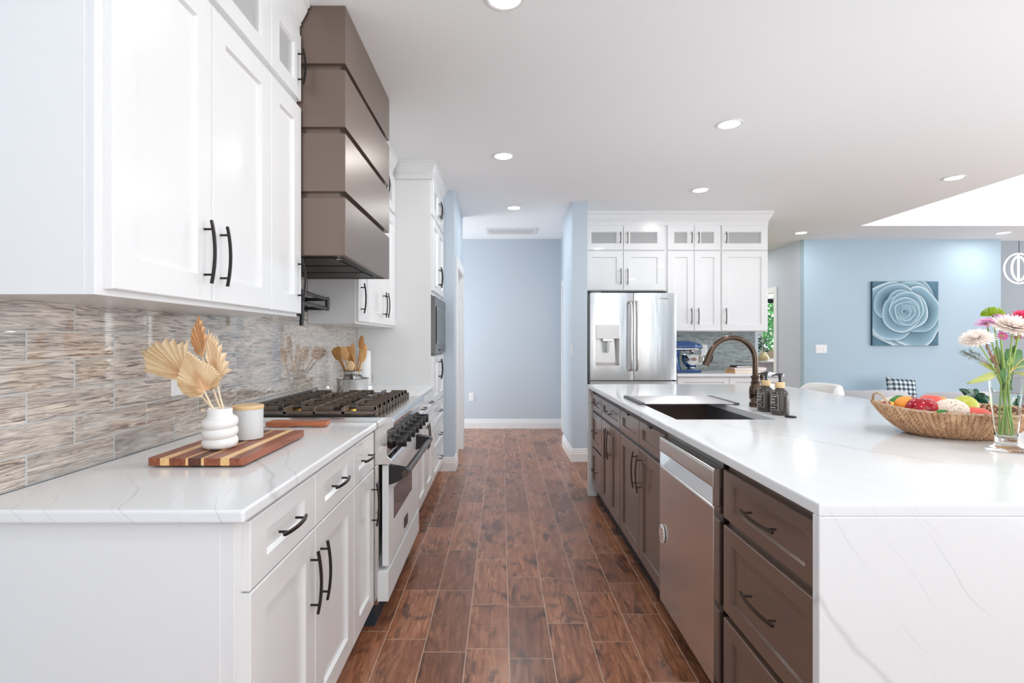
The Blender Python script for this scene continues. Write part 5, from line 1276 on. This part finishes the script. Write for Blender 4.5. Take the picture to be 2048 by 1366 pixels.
armchair(3.56, 5.15, R(172), 'grey rounded dining chair in front of the checked pillow')
armchair(4.26, 5.05, R(186), 'grey rounded dining chair left of the dark green plant')
t = thing('dining_chair', 'brown wooden dining chair back at the right edge behind the vase', 'chair', (4.55, 4.55, 0))
B(4.95, 5.45, 4.3, 4.75, .42, .47).build('seat', 'seat_wood', t, bevel=.01); B(4.95, 5.45, 4.30, 4.34, .47, .98).build('backrest', 'seat_wood', t, bevel=.015)
for (x, y) in ((4.98, 4.33), (5.42, 4.33), (4.98, 4.72), (5.42, 4.72)): MB().tube([(x, y, .43), (x, y, 0)], .018, 10).build('leg', 'seat_wood', t)
t = thing('dining_table', 'reddish wooden dining table under the dark green plant, beyond the stools', 'table', (4.1, 4.1, 0))
B(3.45, 4.40, 3.55, 4.62, .68, .715).build('tabletop', 'seat_wood', t, bevel=.008)
for (x, y) in ((3.52, 3.62), (4.32, 3.62), (3.52, 4.55), (4.32, 4.55)): B(x-.03, x+.03, y-.03, y+.03, 0, .68).build('leg', 'seat_wood', t, bevel=.004)
# dark green leafy plant on the table
pc_ = P(1952, 812, 4.2); t = thing('potted_plant', 'dark glossy green leafy plant behind the fruit basket', 'plant', (pc_.x, pc_.y, .715))
MB().lathe((pc_.x, pc_.y, .7155), [(0, 0), (.05, 0), (.06, .05), (.055, .052), (0, .045)], 24).build('pot', 'ceramic_white', t, smooth=50)
for k, (tx, ty, dd) in enumerate([(1919, 778, 0), (1935, 779, -.05), (1952, 777, .04), (1968, 786, -.04), (1984, 797, .02), (1930, 792, -.08), (1978, 806, -.06), (1922, 800, -.02), (1946, 800, -.1), (1960, 796, -.12)]):
    a = Vector((pc_.x, pc_.y, .755)); b_ = P(tx, ty, 4.2+dd); ax = (b_-a); sd = ax.cross(Vector((0, -1, .3))).normalized(); vs = []
    for j in range(8):
        f = j/7; w = .030*math.sin(math.pi*min(1, f*.9+.05)); p = a+ax*f+Vector((0, 0, .03*math.sin(math.pi*f))); vs += [p-sd*w, p+Vector((0, .006, -.004)), p+sd*w]
    MB().add(vs, [(i*3+q, i*3+q+1, i*3+q+4, i*3+q+3) for i in range(7) for q in range(2)]).build('leaf', 'leaf_dark', t, smooth=80, solid=.0008)
# bench and checked pillow
t = thing('wall_bench', 'pale bench against the blue dining wall, under the checked pillow', 'bench', (5.5, 7.4, 0))
B(4.7, 6.6, 7.05, 7.69, .36, .45).build('seat', 'fabric_grey', t, bevel=.02, seg=3)
for x in (4.8, 6.5): B(x-.04, x+.04, 7.1, 7.6, 0, .36).build('leg', 'seat_wood', t)
m = MB(); n = 16; vs = []
for s in (-1, 1):
    for i in range(n+1):
        for j in range(n+1):
            a, b_ = i/n*2-1, j/n*2-1; th = .07*((1-a**4)*(1-b_**4))**.5; pin = 1-.07*(1-abs(a)**2)*abs(b_)**3; pinx = 1-.07*(1-abs(b_)**2)*abs(a)**3
            vs.append((a*.205*pinx, s*th, b_*.155*pin))
fs = []
for s in range(2):
    o_ = s*(n+1)**2
    for i in range(n):
        for j in range(n): q = o_+i*(n+1)+j; fs.append((q, q+1, q+n+2, q+n+1))
p_ = m.add(vs, fs).build('throw_pillow', 'gingham', smooth=80); p_.location = (5.555, 7.38, .605); p_.rotation_euler = (R(-12), R(3), R(0))
tag(p_, 'blue grey and white checked pillow against the blue wall', 'pillow')

# ---------------- rose canvas
x0, x1, z0, z1 = (1745-CX)*7.68/FPX, (1877-CX)*7.68/FPX, CH+(680-691)*7.68/FPX, CH+(680-563)*7.68/FPX
t = thing('canvas_picture', 'square blue grey canvas of a large rose on the blue wall', 'picture', ((x0+x1)/2, 7.70, z0))
B(x0, x1, 7.682, 7.7195, z0, z1).build('stretcher', 'canvas_edge', t, bevel=.002)
def lerp3(a, b_, f): return tuple(a[i]*(1-f)+b_[i]*f for i in range(3))
DK, MD, LT, HI = sr(46, 84, 104), sr(92, 138, 160), sr(134, 172, 190), sr(212, 228, 233)
def wob(a, k, amp): return 1+amp*math.sin(3*a+k)+amp*.7*math.sin(5*a+2.3*k)
PET = []                                            # petals, outermost first: centre, radii, phase, opening, tone
rnd = random.Random(5)
for i, (cx_, cy_, rx_, ry_) in enumerate([(.48, .50, .56, .56), (.62, .42, .46, .44), (.30, .55, .42, .46), (.55, .62, .40, .38), (.68, .55, .34, .36), (.36, .66, .34, .30), (.50, .54, .335, .33), (.44, .50, .30, .29),
                                          (.52, .58, .265, .26), (.49, .53, .235, .225), (.53, .51, .19, .195), (.50, .535, .165, .155), (.52, .52, .13, .125), (.49, .53, .105, .10), (.50, .53, .075, .07), (.485, .53, .05, .05), (.48, .53, .026, .028)]):
    PET.append((cx_, cy_, rx_, ry_, rnd.uniform(0, 6.28), rnd.uniform(0, 6.28), rnd.uniform(.02, .05)))
def rosecol(u_, v_):
    col = lerp3(DK, MD, .35+.4*noise.noise(Vector((u_*5, v_*5, 0)))); 
    for i, (cx_, cy_, rx_, ry_, ph, lo, am) in enumerate(PET):
        dx, dy = (u_-cx_)/rx_, (v_-cy_)/ry_; r_ = math.hypot(dx, dy); a = math.atan2(dy, dx); r_ /= wob(a, ph, am)
        if r_ < 1:
            lite = .5+.5*math.cos(a-lo)
            e_ = math.exp(-((1-r_)/.055)**2); sh = min(1, (1-r_)/.5)
            base_ = lerp3(LT, DK, min(1, sh*1.15*(.65+.35*(1-lite)))); col = lerp3(base_, HI, e_*(.25+.7*lite))
        elif r_ < 1.09: col = lerp3(col, DK, .55*(1.09-r_)/.09)
    return col
n = 260; m = MB(); vs = [(x0+.001+(x1-x0-.002)*i/n, 7.6815, z0+.001+(z1-z0-.002)*j/n) for j in range(n+1) for i in range(n+1)]
o = m.add(vs, [(j*(n+1)+i, j*(n+1)+i+1, (j+1)*(n+1)+i+1, (j+1)*(n+1)+i) for j in range(n) for i in range(n)]).build('print', 'canvas_print', t)
ca = o.data.color_attributes.new('print', 'FLOAT_COLOR', 'POINT'); org = wloc(t)
for i, v in enumerate(o.data.vertices):
    u_ = (v.co.x+org.x-x0)/(x1-x0); v_ = (v.co.z+org.z-z0)/(z1-z0); ca.data[i].color = (*rosecol(u_, v_), 1)

# ---------------- pot on the far sill
pc_ = P(1527, 719, 10.38); pz = .8755
t = thing('sill_plant', 'small plant in a tan pot on the sill of the far window', 'plant', (pc_.x, 10.38, pz))
MB().lathe((pc_.x, 10.38, pz), [(0, 0), (.07, 0), (.096, .03), (.098, .06), (.075, .11), (.035, .155), (.03, .165), (.025, .165), (0, .15)], 28).build('pot', 'pot_tan', t, smooth=50)
m = MB()
for k in range(46):
    a = random.uniform(0, 6.28); s = random.uniform(.03, .12); z = random.uniform(.18, .42); p = Vector((pc_.x+s*.5*math.cos(a), 10.38+s*.4*math.sin(a), pz+z)); q = p+Vector((math.cos(a)*.11, math.sin(a)*.05, random.uniform(.0, .10)))
    sd = Vector((0, 0, .018)) if k % 2 else Vector((.016, 0, .01)); m.add([p, (p+q)/2+sd, q, (p+q)/2-sd], [(0, 1, 2, 3)])
m.build('leaves', 'leaf_dark', t, solid=.001)
MB().tube([(pc_.x, 10.38, pz+.15), (pc_.x+.01, 10.38, pz+.45)], .006).tube([(pc_.x, 10.38, pz+.15), (pc_.x-.04, 10.38, pz+.38)], .005).build('stems', 'bark', t)
